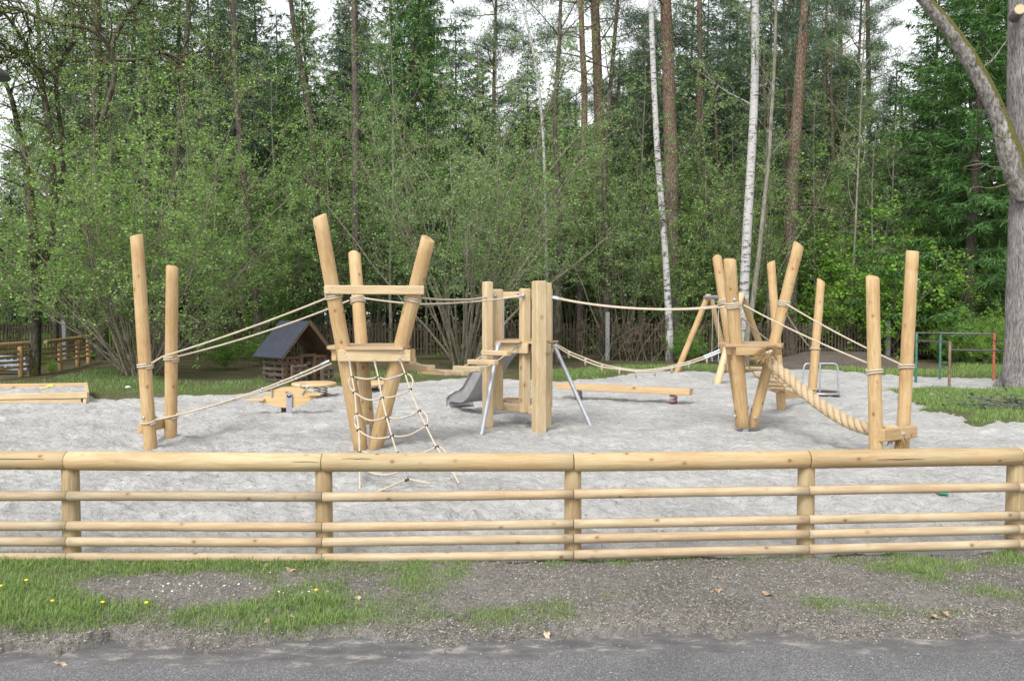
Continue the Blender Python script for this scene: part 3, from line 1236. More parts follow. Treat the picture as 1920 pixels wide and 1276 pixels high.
def leaf_mb(seed):
    r = random.Random(seed)
    m = MB()
    n = 14
    pts = []
    for i in range(n):
        a = 2 * math.pi * i / n
        rr = (.034 if i % 2 else .022) * r.uniform(.85, 1.1)
        pts.append(Vector((math.cos(a) * rr * 1.6, math.sin(a) * rr * .9, .012 * math.sin(a * 2 + seed) + r.uniform(0, .006) + .004)))
    off = m._off()
    m.v = [Vector((0, 0, .012))] + pts + [Vector((0, 0, .010))] + [p - Vector((0, 0, .0015)) for p in pts]
    m.g = [tuple(v) for v in m.v]
    for i in range(n):
        j = (i + 1) % n
        m.f.append((0, 1 + i, 1 + j))
        m.f.append((n + 1, n + 2 + j, n + 2 + i))
        m.f.append((1 + i, n + 2 + i, n + 2 + j, 1 + j))
    m.sm = [False] * len(m.f)
    return m


ll = [((60, 1070), 'paleleaf', 'pale dry oak leaf below the leftmost fence post'), ((500, 1071), 'paleleaf', 'upright pale leaf in the grass left of the second fence post'),
      ((545, 1080), 'deadleaf', 'brown leaf in the grass just left of the second fence post'), ((545, 1160), 'paleleaf', 'large pale dry leaf on the lower edge of the left turf'),
      ((670, 1127), 'paleleaf', 'pinkish dry leaf on bare soil beside the turf end'), ((1025, 1180), 'paleleaf', 'pale curled leaf near the soil edge at the middle'),
      ((325, 1056), 'deadleaf', 'dark brown leaf lying under the lowest bar among daisies'), ((500, 1176), 'deadleaf', 'tan leaf scrap on the soil below the turf edge'),
      ((1345, 1118), 'deadleaf', 'small brown leaf on the dark soil right of the middle'), ((1440, 1124), 'deadleaf', 'brown leaf scrap beside the small grass tuft'),
      ((1750, 1163), 'deadleaf', 'large dark brown leaf in the rough soil edge at the right'), ((1770, 1158), 'deadleaf', 'upright dark leaf in the rough soil edge at the right'),
      ((112, 1228), 'paleleaf', 'tan leaf on the road edge at the left')]
for i, ((x, y), mt, lb) in enumerate(ll):
    p = G(x, y, -.02)
    z = float(verge_h(np.array([p.x]), np.array([p.y]))[0])
    z = max(z, float(road_h(np.array([p.x]), np.array([p.y]))[0]))
    o = leaf_mb(i).build('fallen_leaf', M[mt], loc=(0, 0, 0))
    o.location = (p.x, p.y, z + .010)
    o.scale = (.72, .72, .8)
    o.rotation_euler = (rng.uniform(-.5, .5), rng.uniform(-.4, .4), rng.uniform(0, 6))
    tag(o, lb, 'leaf', 'fallen leaves on the verge')


# ------------------------------------------------------------------ play equipment helpers
ZUP = Vector((0, 0, 1))


def pole_pts(tx, ty, TY, bx, by, BY):
    return D(bx, by, BY), D(tx, ty, TY)


def wrap_pts(a, b, r, py, turns=2.0, rr=.013, ph=0.0, pitch=2.3, tilt=0.0):
    """helix round the log a-b at picture height py"""
    c = axis_at(a, b, py)
    ax = (b - a).normalized()
    u = Vector((1, 0, 0))
    u = (u - ax * u.dot(ax)).normalized()
    w = ax.cross(u)
    out = []
    n = int(turns * 14)
    for i in range(n + 1):
        t = 2 * math.pi * i / 14 + ph
        h = (i / 14 - turns / 2) * rr * pitch + tilt * math.sin(t)
        out.append(c + ax * h + (u * math.cos(t) + w * math.sin(t)) * (r + rr * .9))
    return out


def sag(p, q, s, n=18):
    p, q = Vector(p), Vector(q)
    return [p.lerp(q, i / n) - ZUP * (4 * s * (i / n) * (1 - i / n)) for i in range(n + 1)]


def spline(pts, n=6):
    """Catmull-Rom through points"""
    P = [Vector(p) for p in pts]
    P = [P[0] * 2 - P[1]] + P + [P[-1] * 2 - P[-2]]
    out = []
    for i in range(1, len(P) - 2):
        for k in range(n):
            t = k / n
            a, b, c, d = P[i - 1], P[i], P[i + 1], P[i + 2]
            out.append(.5 * ((2 * b) + (c - a) * t + (2 * a - 5 * b + 4 * c - d) * t * t + (3 * b - a - 3 * c + d) * t ** 3))
    out.append(P[-2])
    return out


def rope_thing(name, label, paths, r, cat='rope', group=None, ferr=(), extra=None, m=None):
    """one rope thing; ferr = steel sleeves as (point, point)"""
    p0 = Vector(paths[0][0])
    root = thing(name, label, cat, p0, group)
    mb = MB()
    for pts in paths:
        mb.tube(pts, r, 8)
    mb.build('rope', m or M['rope'], root)
    for a, b in ferr:
        f = MB()
        a, b = Vector(a), Vector(b)
        f.tube([a, a.lerp(b, .1), a.lerp(b, .9), b], [r * 1.05, r * 1.55, r * 1.55, r * 1.05], 10)
        f.build('sleeve', M['steel'], root)
    return root


def bolt(mb, p, d, r=.014, h=.008):
    p, d = Vector(p), Vector(d).normalized()
    mb.tube([p, p + d * h * .6, p + d * h], [r * 1.5, r * 1.5, r * .9], 10)


def bolts(parent, lst, r, h, name='bolt', m='steel'):
    for p, d in lst:
        b_ = MB()
        bolt(b_, p, d, r, h)
        b_.build(name, M[m], parent)


def face_dir(p):
    v = Vector((0, 0, H)) - Vector(p)
    v.z = 0
    return v.normalized()


ROPE = .0118

# ------------------------------------------------------------------ pair of posts on the left
A0, A1 = pole_pts(256, 440, 10.1, 283, 843, 10.1)
B0, B1 = pole_pts(323, 498, 10.85, 319.5, 828, 10.8)
pp = thing('post_pair', 'two leaning peeled log posts joined by a low crossbar at the left of the sand', 'climbing posts', (A0.x, A0.y, 0))
rA0, rA1, rB = .082, .077, .083
MB().log(A0 - ZUP * .1, A1, rA0, rA1, cut=Vector((-.2, -.18, 1)).normalized()).build('post', M['log'], pp)
MB().log(B0 - ZUP * .1, B1, rB, rB * .96, cut=Vector((.2, -.05, 1)).normalized(), cham=.02).build('post', M['log'], pp)
c0 = D(262, 803, 10.24)
c1 = D(318, 790, 10.95)
MB().beam(c0, c1, .06, .135).build('crossbar', M['log'], pp)
bb = MB()
bolt(bb, axis_at(A0, A1, 781) + Vector((-.03, -.078, 0)), Vector((-.3, -1, 0)), .014, .012)
bb.build('bolt', M['steel'], pp)

# ------------------------------------------------------------------ left three-log tower
L1a, L1b = pole_pts(599, 405, 9.55, 678, 845, 10.0)
L2a, L2b = pole_pts(664.5, 473, 11.05, 692, 830, 10.22)
L3a, L3b = pole_pts(803, 447, 9.65, 702, 845, 10.0)
tw = thing('tripod_tower', 'three splayed peeled logs carrying a platform, with a net hung in front', 'climbing tower', (L2a.x, L2a.y, 0))
r1, r2, r3 = .090, .083, .090
o1 = MB().log(L1a, L1b, .094, .087, cut=Vector((-.42, -.35, 1)).normalized(), cutlow=ZUP).build('log', M['log'], tw)
MB().log(L2a, L2b, .086, .083, cut=Vector((0, .55, 1)).normalized(), cham=.03).build('log', M['log'], tw)
o3 = MB().log(L3a, L3b, .094, .088, cut=Vector((.62, -.35, 1)).normalized(), cutlow=ZUP).build('log', M['log'], tw)
# guard plank across the front logs
ga, gb = D(608, 543, 9.60), D(795.5, 544, 9.62)
MB().beam(ga, gb, .05, .108, ch=.01).build('guard_plank', M['timber'], tw)
zt = D(700, 655.5, 9.72).z
zb = D(700, 677.5, 9.72).z
zm, hb = (zt + zb) / 2, zt - zb
fa, fb = D(634, 666, 9.71), D(770, 666, 9.75)
fa.z = fb.z = zm
MB().beam(fa, fb, .065, hb, ch=.008).build('platform_beam', M['timber'], tw)
sa, sb = D(626, 666, 9.85), D(672, 666, 10.75)
sa.z = sb.z = zm
MB().beam(sa, sb, .065, hb, ch=.008).build('platform_beam', M['log'], tw)
sa, sb = D(775, 668, 10.0), D(712, 668, 10.75)
sa.z = sb.z = zm - .005
MB().beam(sa, sb, .065, hb, ch=.008).build('platform_beam', M['log'], tw)


def crack(parent, a, b, r, t0, t1, ang):
    ax = (b - a).normalized()
    u = (Vector((1, 0, 0)) - ax * ax.x).normalized() if abs(ax.x) < .8 else (ZUP - ax * ax.z).normalized()
    w = u.cross(ax)
    m_ = MB()
    pts = []
    for i in range(9):
        t = t0 + (t1 - t0) * i / 8
        an = ang + .018 * math.sin(i * 1.9) + .012 * i / 8
        pts.append(a + (b - a) * t + (u * math.cos(an) - w * math.sin(an)) * (r * 1.0))
    m_.tube(pts, [.001, .0015, .002, .0024, .0026, .0024, .002, .0015, .0008], 6)
    m_.build('drying_crack', M['crackdark'], parent)


def deck(poly, w, z0, z1, gap=.006):
    """boards running along x clipped to a convex polygon"""
    mb = MB()
    ys = [p[1] for p in poly]
    y = min(ys)

    def cut(pl, yv, above):
        out = []
        for (a, b) in zip(pl, pl[1:] + pl[:1]):
            ia = (a[1] >= yv) == above
            ib = (b[1] >= yv) == above
            if ia:
                out.append(a)
            if ia != ib:
                t = (yv - a[1]) / (b[1] - a[1])
                out.append((a[0] + (b[0] - a[0]) * t, yv))
        return out
    while y < max(ys) - .02:
        q = cut(list(poly), y + gap / 2, True)
        if len(q) >= 3:
            q = cut(q, y + w - gap / 2, False)
        if len(q) >= 3:
            mb.prism(q, z0, z1)
        y += w
    return mb


dz0, dz1 = zt + .002, zt + .040
X = lambda px, Y: (px - 960) / F * Y
deck([(X(648, 9.68), 9.66), (X(755, 9.68), 9.66), (X(769, 10.1), 10.1), (X(748, 10.75), 10.72), (X(640, 10.75), 10.72), (X(614, 9.95), 9.9), (X(616, 9.82), 9.80), (X(640, 9.82), 9.80)][:8], .15, dz0, dz1).build('deck', M['board'], tw)
ft = MB()
fc = (L1a + L3a) / 2
ft.tube([Vector((fc.x + .0, 10.02, -.2)), Vector((fc.x, 10.02, .0)), Vector((fc.x, 10.02, .26))], [.055, .055, .055], 14)
fp = D(689, 805, 9.99)
ft.beam(D(689, 828, 10.0), D(690, 795, 9.99), .055, .05, up=Vector((0, 1, 0)))
ft.build('steel_foot', M['steel'], tw)
FRONT = Vector((0, -1, 0))
bolts(tw, [(D(x, y, Y_ + .004), FRONT) for (x, y, Y_) in ((622, 538, 9.57), (618, 547, 9.57), (779, 539, 9.59), (784, 548, 9.59))], .006, .004)
bolts(tw, [(D(x, y, 9.68), FRONT) for (x, y) in ((645, 662), (648, 668), (752, 661), (757, 667))], .006, .004)
bolts(tw, [(D(x, y, Y_), Vector((0, -1, .1))) for (x, y, Y_) in ((678, 822, 9.94), (705, 800, 9.94), (709, 808, 9.94), (712, 780, 9.92))], .016, .01)

crack(tw, L1a, L1b, .094, .03, .20, 2.5)
crack(tw, L2a, L2b, .086, .06, .20, 1.75)
# ropes between the posts and the left tower
wA = axis_at(A0, A1, 685)
rope_thing('guide_rope', 'upper beige rope slung from the tall leaning post to the front left tower log', [
    wrap_pts(A0, A1, .080, 686, 2, ROPE, ph=-1), [wA + Vector((.09, -.02, .03))] + sag(D(287, 673.5, 10.1), D(612, 559, 9.72), .03)[1:], wrap_pts(L1a, L1b, .089, 554, 2.2, ROPE, ph=2.6)], ROPE)
wB = axis_at(B0, B1, 673)
rope_thing('guide_rope', 'beige rope slung from the shorter left post to the rear tower log', [
    wrap_pts(B0, B1, .083, 673, 2, ROPE, ph=-1), sag(D(333, 668, 10.75), D(655, 563, 10.7), .05), wrap_pts(L2a, L2b, .084, 563, 3.2, ROPE, ph=2.6)], ROPE)
low1 = sag(D(292, 787, 10.1), D(618, 676, 9.95), .07)
rope_thing('foot_rope', 'low foot rope with steel clips tied round the tall leaning post', [
    wrap_pts(A0, A1, .083, 788, 1.6, ROPE, ph=-1, tilt=.03), low1], ROPE,
    ferr=[(low1[i], low1[i].lerp(low1[i + 1], .22)) for i in (5, 8, 11, 13, 15)] + [(low1[17], low1[18])])
low2 = sag(D(331, 775, 10.78), D(622, 681, 10.05), .07)
rope_thing('foot_rope', 'low foot rope with steel clips tied round the shorter left post', [
    wrap_pts(B0, B1, .085, 778, 1.6, ROPE, ph=-1, tilt=.02), low2], ROPE,
    ferr=[(low2[i], low2[i].lerp(low2[i + 1], .22)) for i in (4, 7, 10, 12, 14, 16)])

# ------------------------------------------------------------------ climbing net in front of the left tower
np0 = D(655, 679, 9.66)
np1 = D(750, 675, 9.68)
nq = G(675, 921, .02)
nn = (np1 - np0).cross(nq - np0).normalized()
q2 = lambda x, y: onplane(x, y, np0, nn)


def zpx(x, y):
    return q2(560 + x / 4.253, 640 + y / 4.253)


net = thing('climbing_net', 'rope climbing net running from the left platform down to the sand', 'climbing net', (nq.x, nq.y, 0))
NR = .0095


def nrope(lst, name='rope', n=5):
    pts = spline([zpx(*p) for p in lst], n)
    MB().tube(pts, NR, 8).build(name, M['rope'], net)
    return pts


nl = [(405, 165), (425, 285), (447, 405), (462, 580), (480, 705), (485, 885), (487, 1040), (490, 1215)]
nm = [(605, 165), (635, 285), (665, 450), (702, 605), (743, 755), (785, 890), (835, 1015), (862, 1102)]
nr = [(810, 150), (850, 260), (888, 383), (960, 555), (1015, 673), (1100, 840), (1180, 960), (1280, 1130)]
for l_ in (nl, nm, nr):
    nrope(l_)
nrope([(447, 405), (415, 372), (400, 335), (408, 298), (428, 281), (480, 290), (540, 299), (592, 293), (635, 284), (690, 300), (745, 292), (800, 272), (850, 257), (890, 270), (912, 315), (905, 355), (888, 383)])
nrope([(447, 405), (490, 437), (545, 462), (600, 463), (665, 450), (740, 442), (820, 418), (888, 383)])
nrope([(480, 705), (452, 668), (446, 625), (450, 595), (466, 578), (510, 603), (570, 628), (640, 622), (702, 603), (770, 614), (830, 608), (900, 585), (960, 553), (1000, 565), (1025, 605), (1028, 645), (1015, 673)])
nrope([(480, 705), (530, 742), (600, 770), (670, 770), (743, 755), (810, 757), (880, 745), (950, 712), (1015, 673)])
nrope([(487, 1000), (455, 965), (450, 920), (485, 880), (540, 884), (620, 915), (700, 920), (785, 893), (870, 908), (970, 892), (1040, 868), (1100, 838), (1145, 850), (1180, 900), (1190, 950), (1180, 965)])
nrope([(487, 1000), (540, 1030), (620, 1056), (700, 1062), (780, 1045), (835, 1012), (900, 1020), (1000, 1010), (1100, 985), (1180, 965)])
nrope([(645, 1190), (750, 1146), (862, 1100), (950, 1112), (1050, 1132)])
for p in [(425, 285), (447, 405), (462, 580), (480, 705), (485, 885), (635, 285), (665, 450), (702, 605), (743, 755), (785, 890), (850, 260), (888, 383), (960, 555), (1015, 673), (1100, 840), (862, 1102), (487, 1000), (835, 1015), (1180, 962)]:
    c = zpx(*p)
    kn = MB()
    kn.tube([c + Vector((-.022, 0, -.01)), c + Vector((-.012, -.002, -.005)), c + Vector((.012, -.002, .005)), c + Vector((.022, 0, .01))], [.010, .015, .015, .010], 8)
    kn.build('knot_clamp', M['darkmetal'], net)
for a, b in (((405, 150), (412, 195)), ((600, 140), (612, 185)), ((803, 135), (818, 178)), ((720, 297), (780, 280)), ((805, 611), (862, 596)), ((838, 1030), (858, 1088)), ((448, 622), (452, 650)), ((402, 335), (412, 365)), ((965, 893), (985, 886))):
    f = MB()
    f.tube([zpx(*a), zpx(*b)], .0145, 10)
    f.build('sleeve', M['steel'], net)

# ------------------------------------------------------------------ middle tower of square timbers
TWR = thing('square_tower', 'climbing tower of upright square timbers with a small platform in the middle', 'climbing tower', tuple(G(975, 795).xy) + (0,))
UA = math.radians(-28)


def upright(px, top, bot, Y, w, name='post'):
    a = D(px, bot, Y)
    b = D(px, top, Y)
    a = Vector((a.x, a.y, a.z))
    b = Vector((a.x, a.y, b.z))
    MB().beam(a, b, w, w, up=Vector((math.sin(-UA), -math.cos(UA), 0)), ch=.016).build(name, M['timber'], TWR)
    return a, b


t1 = upright(914.5, 528, 806, 11.77, .130)
t4 = upright(1010.5, 526.5, 815, 11.31, .165)
t5 = upright(1024.5, 530, 800, 12.1, .125)
t2 = upright(933, 542, 768, 12.0, .135)
t3 = upright(984, 541, 773, 11.72, .135)
t6 = upright(1028.5, 542, 763, 12.3, .10)
t7 = upright(960, 541, 762, 12.85, .125, 'post') if False else None


def tbeam(p, q, w, h, name, m='timber', z=None):
    a, b = Vector(p), Vector(q)
    if z is not None:
        a.z = b.z = z
    MB().beam(a, b, w, h, ch=.007).build(name, M[m], TWR)


tbeam(D(919.5, 652.5, 11.86), D(990.5, 653, 11.56), .045, .142, 'platform_beam', z=D(955, 652.5, 11.7).z)
tbeam(D(940, 553.5, 12.62), D(1000, 553.5, 12.3), .05, .105, 'top_beam', z=D(960, 553, 12.5).z)
tbeam(D(935, 764, 12.06), D(990, 764, 11.8), .05, .105, 'lower_beam', z=D(960, 763.5, 11.95).z)
tbeam(D(984, 653, 11.82), D(1012, 653, 11.5), .05, .13, 'platform_beam', z=D(955, 652.5, 11.7).z - .002)
tbeam(D(1014, 653, 11.4), D(1031, 653, 12.2), .05, .14, 'platform_beam', z=D(955, 652.5, 11.7).z - .004)
tbeam(D(1028, 654, 11.95), D(1034.5, 654, 12.3), .06, .14, 'platform_beam', z=D(1030, 653.5, 12.0).z)
tbeam(D(990, 764, 11.72), D(1010, 764, 11.5), .05, .105, 'lower_beam', z=D(960, 763.5, 11.95).z - .003)
tbeam(D(986, 553.5, 11.95), D(1012, 553.5, 11.5), .05, .105, 'top_beam', z=D(960, 553, 12.5).z - .003)
zp = D(955, 643, 11.75).z
deck([(X(930, 11.75), 11.80), (X(976, 11.55), 11.60), (X(1012, 11.5), 11.52), (X(1036, 12.2), 12.2), (X(1000, 12.5), 12.55), (X(950, 12.6), 12.62), (X(936, 12.1), 12.1)], .145, zp, zp + .035).build('deck', M['board'], TWR)
MB().beam(D(929.5, 641, 11.74), D(976, 641, 11.55), .06, .028).build('threshold_board', M['board'], TWR)
MB().beam(D(1028, 640, 12.02), D(1042.5, 640, 12.22), .09, .03).build('threshold_board', M['board'], TWR)
zs = D(960, 752, 12.1).z
deck([(X(940, 12.1), 12.12), (X(992, 11.8), 11.86), (X(1010, 11.8), 11.8), (X(1024, 12.3), 12.3), (X(946, 12.6), 12.6)], .16, zs - .02, zs + .012).build('seat_board', M['board'], TWR)
# braces of galvanised tube
for (x0, y0, Y0, x1, y1, Y1) in ((934.5, 644, 11.60, 902, 819, 11.05), (1039.5, 648, 12.05, 1111, 806, 11.75)):
    a, b = D(x0, y0, Y0), D(x1, y1, Y1)
    MB().tube([a, b - ZUP * 0], .031, 14, cuta=Vector((0, -.6, 1)).normalized()).build('brace', M['galv'], TWR)
for (x, y, Y_) in ((935, 648, 11.785), (971, 648.5, 11.63)):
    pl = MB()
    pl.box(D(x, y + 1, Y_), (.085, .006, .075), rz=UA * .75)
    bolt(pl, D(x + 2, y - 2, Y_ - .01), Vector((-.3, -1, 0)), .012, .014)
    bolt(pl, D(x + 3, y + 4, Y_ - .01), Vector((-.3, -1, 0)), .007, .008)
    pl.build('bracket', M['steel'], TWR)
for (x, y, Y_) in ((928.5, 554.5, 11.9), (980.5, 554, 11.62), (1033, 555, 12.2)):
    c = D(x, y, Y_)
    pl = MB()
    pl.lathe(c, [(.001, -.03), (.028, -.02), (.032, .0), (.028, .02), (.001, .03)], 12)
    pl.build('clamp', M['steel'], TWR)
MB().box(D(1040, 648, 12.1), (.07, .05, .05), rz=.3).build('bracket', M['steel'], TWR)

# rope rails from the left tower to the middle tower
wr2 = spline([D(683, 559, 10.68), D(720, 564, 10.5), D(757, 568, 10.2), D(788, 570, 10.1), D(830, 569, 10.6), D(880, 566, 11.2), D(940, 560, 11.5), D(979, 554.5, 11.6)], 5)
rope_thing('guide_rope', 'rope from the rear log passing the right log to the inner tower timber', [wr2], ROPE, ferr=[(D(965, 556.5, 11.58), D(979, 554.5, 11.6))])
wr3 = spline([D(788, 558, 9.72), D(830, 561.5, 10.3), D(875, 561.5, 11.1), D(905, 558, 11.6), D(928, 554.5, 11.88)], 5)
rope_thing('guide_rope', 'rope from the right tower log to the short timber beside the leftmost timber', [
    wrap_pts(L3a, L3b, .088, 562, 2.4, ROPE, ph=0, tilt=-.01), wr3], ROPE, ferr=[(D(916, 556.5, 11.75), D(928, 554.5, 11.88))])

# ------------------------------------------------------------------ plank bridge
pb0 = D(770, 682, 10.1)
PB = thing('plank_bridge', 'sagging bridge of loose wooden planks hung between the left and middle towers', 'plank bridge', tuple(pb0))
pk = [((743, 673), (774, 676), 10.15, .12, .055), ((757, 687), (811, 690), 10.35, .13, .055), ((790, 696), (842, 698.5), 10.6, .13, .05), ((822, 698), (874, 699), 10.82, .13, .05), ((853, 690), (904, 692), 11.02, .12, .05), ((880, 678), (931, 679.5), 11.22, .12, .05), ((906, 660.5), (955, 662.5), 11.42, .12, .05)]
lefts, rights = [], []
for i, (a, b, Y_, w, h) in enumerate(pk):
    p, q = D(a[0], a[1], Y_ + .13), D(b[0], b[1], Y_ - .13)
    # a real plank is level: both ends share the height of its middle, give or take a little
    MB().beam(p, q, w, h + .022, ch=.012).build('plank', M['timber'], PB)
    t = (q - p)
    lefts.append(p + t * .12 + ZUP * -.005)
    rights.append(q - t * .08 + ZUP * -.005)
lft = [D(744, 672, 10.3)] + lefts + [D(935, 648, 11.77)]
rgt = [D(768, 672, 10.0)] + rights + [D(971, 648.5, 11.61)]
mb = MB()
mb.tube(lft, .009, 6)
mb.tube(rgt, .009, 6)
mb.build('rope', M['rope'], PB)
for e in (lft, rgt):
    MB().tube([e[-1], e[-1].lerp(e[-2], .55)], .014, 8).build('sleeve', M['steel'], PB)

# ------------------------------------------------------------------ slide
s0 = D(958, 650, 12.55)
s0.z = zp - .17
s3 = D(867, 755, 13.85)
s3.z = .16
dirh = Vector((s3.x - s0.x, s3.y - s0.y, 0))
Lh = dirh.length
dirh.normalize()
perp = Vector((-dirh.y, dirh.x, 0))
prof = [(0, 0), (.09, -.02), (.24, -.20), (.45, -.56), (.60, -.80), (.70, -.905), (.80, -.955), (1.0, -.97)]
drop = s0.z - .17
path_ = spline([Vector((s0.x, s0.y, 0)) + dirh * (Lh * t) + ZUP * (s0.z + drop * z * 1.03) for t, z in prof], 5)
last = path_[-1]
path_ += [last + dirh * .04 + ZUP * -.01, last + dirh * .065 + ZUP * -.045, last + dirh * .055 + ZUP * -.09, last + dirh * .0 - ZUP * .12]
SL = thing('slide', 'grey steel slide curving down behind the middle tower to the sand', 'slide', (s0.x, s0.y, 0))


def chute(cross, name, m):
    mb = MB()
    n = len(cross)
    L = 0
    for i, p in enumerate(path_):
        a = path_[max(0, i - 1)]
        b = path_[min(len(path_) - 1, i + 1)]
        t = (b - a).normalized()
        nrm = t.cross(perp).normalized()
        if nrm.z < 0 and i < len(path_) - 4:
            nrm = -nrm
        if i >= len(path_) - 4:
            nrm = (dirh * .6 + ZUP * .8).normalized() if i < len(path_) - 2 else dirh
        k = 1.0 if i < len(path_) - 9 else max(.2, 1 - (i - (len(path_) - 9)) * .12)
        for (x, y) in cross:
            mb.v.append(p + perp * x + nrm * (y * k))
            mb.g.append((x, y, L))
        L += .1
    for i in range(len(path_) - 1):
        for j in range(n):
            a = i * n + j
            b = i * n + (j + 1) % n
            mb.f.append((a, b, b + n, a + n))
            mb.sm.append(False)
    mb.f.append(tuple(reversed(range(n))))
    mb.f.append(tuple((len(path_) - 1) * n + j for j in range(n)))
    mb.sm += [False, False]
    return mb.build(name, m, SL)


wd, sh, th = .22, .20, .006
chute([(-wd, 0), (-wd - .01, sh), (-wd - .05, sh), (-wd - .05, sh - th), (-wd - .01 - th, sh - th), (-wd - th, -th), (wd + th, -th), (wd + .01 + th, sh - th), (wd + .05, sh - th), (wd + .05, sh), (wd + .01, sh), (wd, 0)], 'chute', M['slide'])
MB().beam(D(943.5, 642, 12.6), D(943.5, 552, 12.6), .035, .03, up=Vector((0, 1, 0))).build('entrance_frame', M['greysteel'], SL)
MB().beam(D(942, 639.5, 12.58), D(978, 639.5, 12.4), .03, .02).build('entrance_frame', M['greysteel'], SL)

# ------------------------------------------------------------------ right three-log tower
R1a, R1b = pole_pts(1344, 480, 12.1, 1391, 797, 11.55)
R2a, R2b = pole_pts(1368, 486, 11.05, 1392, 801, 11.42)
R3a, R3b = pole_pts(1498, 458, 11.35, 1411, 800, 11.48)
TR = thing('tripod_tower', 'three splayed peeled logs with a small platform holding the thick braided rope', 'climbing tower', tuple(G(1398, 808).xy) + (0,))
MB().log(R1a, R1b, .074, .070, cut=Vector((-.1, .5, 1)).normalized(), cham=.025).build('log', M['log'], TR)
MB().log(R2a, R2b, .099, .084, cut=Vector((0, -.28, 1)).normalized(), cutlow=ZUP).build('log', M['log'], TR)
MB().log(R3a, R3b, .070, .078, cut=Vector((.75, -.1, 1)).normalized(), cutlow=ZUP).build('log', M['log'], TR)
zt2 = D(1400, 650.5, 11.1).z
zb2 = D(1400, 666, 11.1).z
zm2, hb2 = (zt2 + zb2) / 2, zt2 - zb2
a, b = D(1379, 658, 11.12), D(1446, 658, 11.1)
a.z = b.z = zm2
MB().beam(a, b, .06, hb2, ch=.008).build('platform_beam', M['log'], TR)
a, b = D(1366.5, 657, 11.2), D(1372, 657, 11.95)
a.z = b.z = zm2 + .004
MB().beam(a, b, .085, hb2, ch=.008).build('platform_beam', M['log'], TR)
a, b = D(1462, 658, 11.25), D(1425, 658, 12.1)
a.z = b.z = zm2 - .002
MB().beam(a, b, .06, hb2, ch=.008).build('platform_beam', M['log'], TR)
deck([(X(1360, 11.1), 11.1), (X(1466, 11.05), 11.06), (X(1470, 11.4), 11.4), (X(1440, 12.1), 12.15), (X(1360, 12.1), 12.15), (X(1346, 11.4), 11.4)], .15, zt2 + .002, zt2 + .042).build('deck', M['board'], TR)
ft = MB()
ft.tube([D(1397, 830, 11.45), D(1397, 800, 11.45), D(1406, 762, 11.47)], [.06, .05, .03], 14)
ft.build('steel_foot', M['steel'], TR)
bolts(TR, [(D(1416, 783, 11.38), FRONT), (D(1378, 780, 11.34), FRONT), (axis_at(R2a, R2b, 564) + Vector((.0, -.092, .02)), FRONT)], .015, .012)
MB().tube([D(1399, 783, 11.36), D(1400, 786, 11.36)], .012, 6).build('bolt_hole', M['darkmetal'], TR)

crack(TR, R2a, R2b, .097, .0, .17, 1.65)
# hand ropes from the middle tower to the right tower
h1 = spline([D(1033, 555, 12.2), D(1080, 565, 12.15), D(1130, 572, 12.1), D(1180, 576.5, 12.05), D(1240, 579, 11.98), D(1300, 577.5, 11.92), D(1346, 573, 11.84)], 5)
rope_thing('hand_rope', 'rope spanning from the middle tower to the rear log of the right tower', [h1, wrap_pts(R1a, R1b, .074, 567, 2.4, ROPE, ph=3)], ROPE, ferr=[(D(1033, 555, 12.2), D(1049, 558.5, 12.18))])
h2 = spline([D(1033, 557.5, 12.1), D(1080, 566.5, 12.0), D(1130, 573.5, 11.9), D(1180, 578, 11.75), D(1240, 580.3, 11.55), D(1300, 579.5, 11.35), D(1360, 575, 11.16)], 5)
rope_thing('hand_rope', 'rope spanning from the middle tower to the front log of the right tower', [h2, wrap_pts(R2a, R2b, .091, 571, 2.4, ROPE, ph=3)], ROPE, ferr=[(D(1033, 557.5, 12.1), D(1049, 561, 12.06))])

# loop bridge
f1 = [(1041, 645), (1050, 649), (1070, 660), (1100, 672), (1130, 683), (1165, 690), (1195, 693.5), (1225, 692), (1255, 687), (1290, 678), (1320, 668), (1350, 656)]
f2 = [(1040, 647), (1050, 653), (1068, 664), (1096, 676), (1126, 687), (1162, 692), (1195, 696), (1226, 695), (1258, 689.5), (1292, 681.5), (1322, 671.5), (1353, 659)]
Yf = lambda x: 12.25 - (x - 1040) / 310 * .5
p1 = spline([D(x, y, Yf(x) + .12) for x, y in f1], 4)
p2 = spline([D(x, y, Yf(x) - .22) for x, y in f2], 4)
LB = thing('loop_bridge', 'sagging pair of ropes with hanging foot loops between middle and right towers', 'rope bridge', tuple(p1[0]))
MB().tube(p1, ROPE, 8).tube(p2, ROPE, 8).build('rope', M['rope'], LB)
for (x, y) in ((1066, 662), (1097, 676), (1128, 688), (1161, 694), (1192, 699), (1227, 695), (1259, 690), (1291, 681), (1325, 672)):
    a = D(x, y - 4, Yf(x) + .12)
    b = D(x + 1, y - 2, Yf(x) - .22)
    lo = 0.075
    c1, c2 = a.lerp(b, .12) - ZUP * lo, a.lerp(b, .88) - ZUP * (lo + .01)
    lp = spline([a, a.lerp(b, .02) - ZUP * .03, c1, c1.lerp(c2, .5), c2, b - ZUP * .03, b], 3)
    MB().tube(lp, .0125, 7).build('foot_loop', M['rope'], LB)
    MB().tube([b + Vector((-.012, 0, 0)), b + Vector((.012, 0, 0))], .0165, 8).build('clamp', M['galv'], LB)
for e in (p1, p2):
    MB().tube(e[:3], .019, 8).build('sleeve', M['steel'], LB)
    MB().tube(e[-5:], .019, 8).build('sleeve', M['steel'], LB)

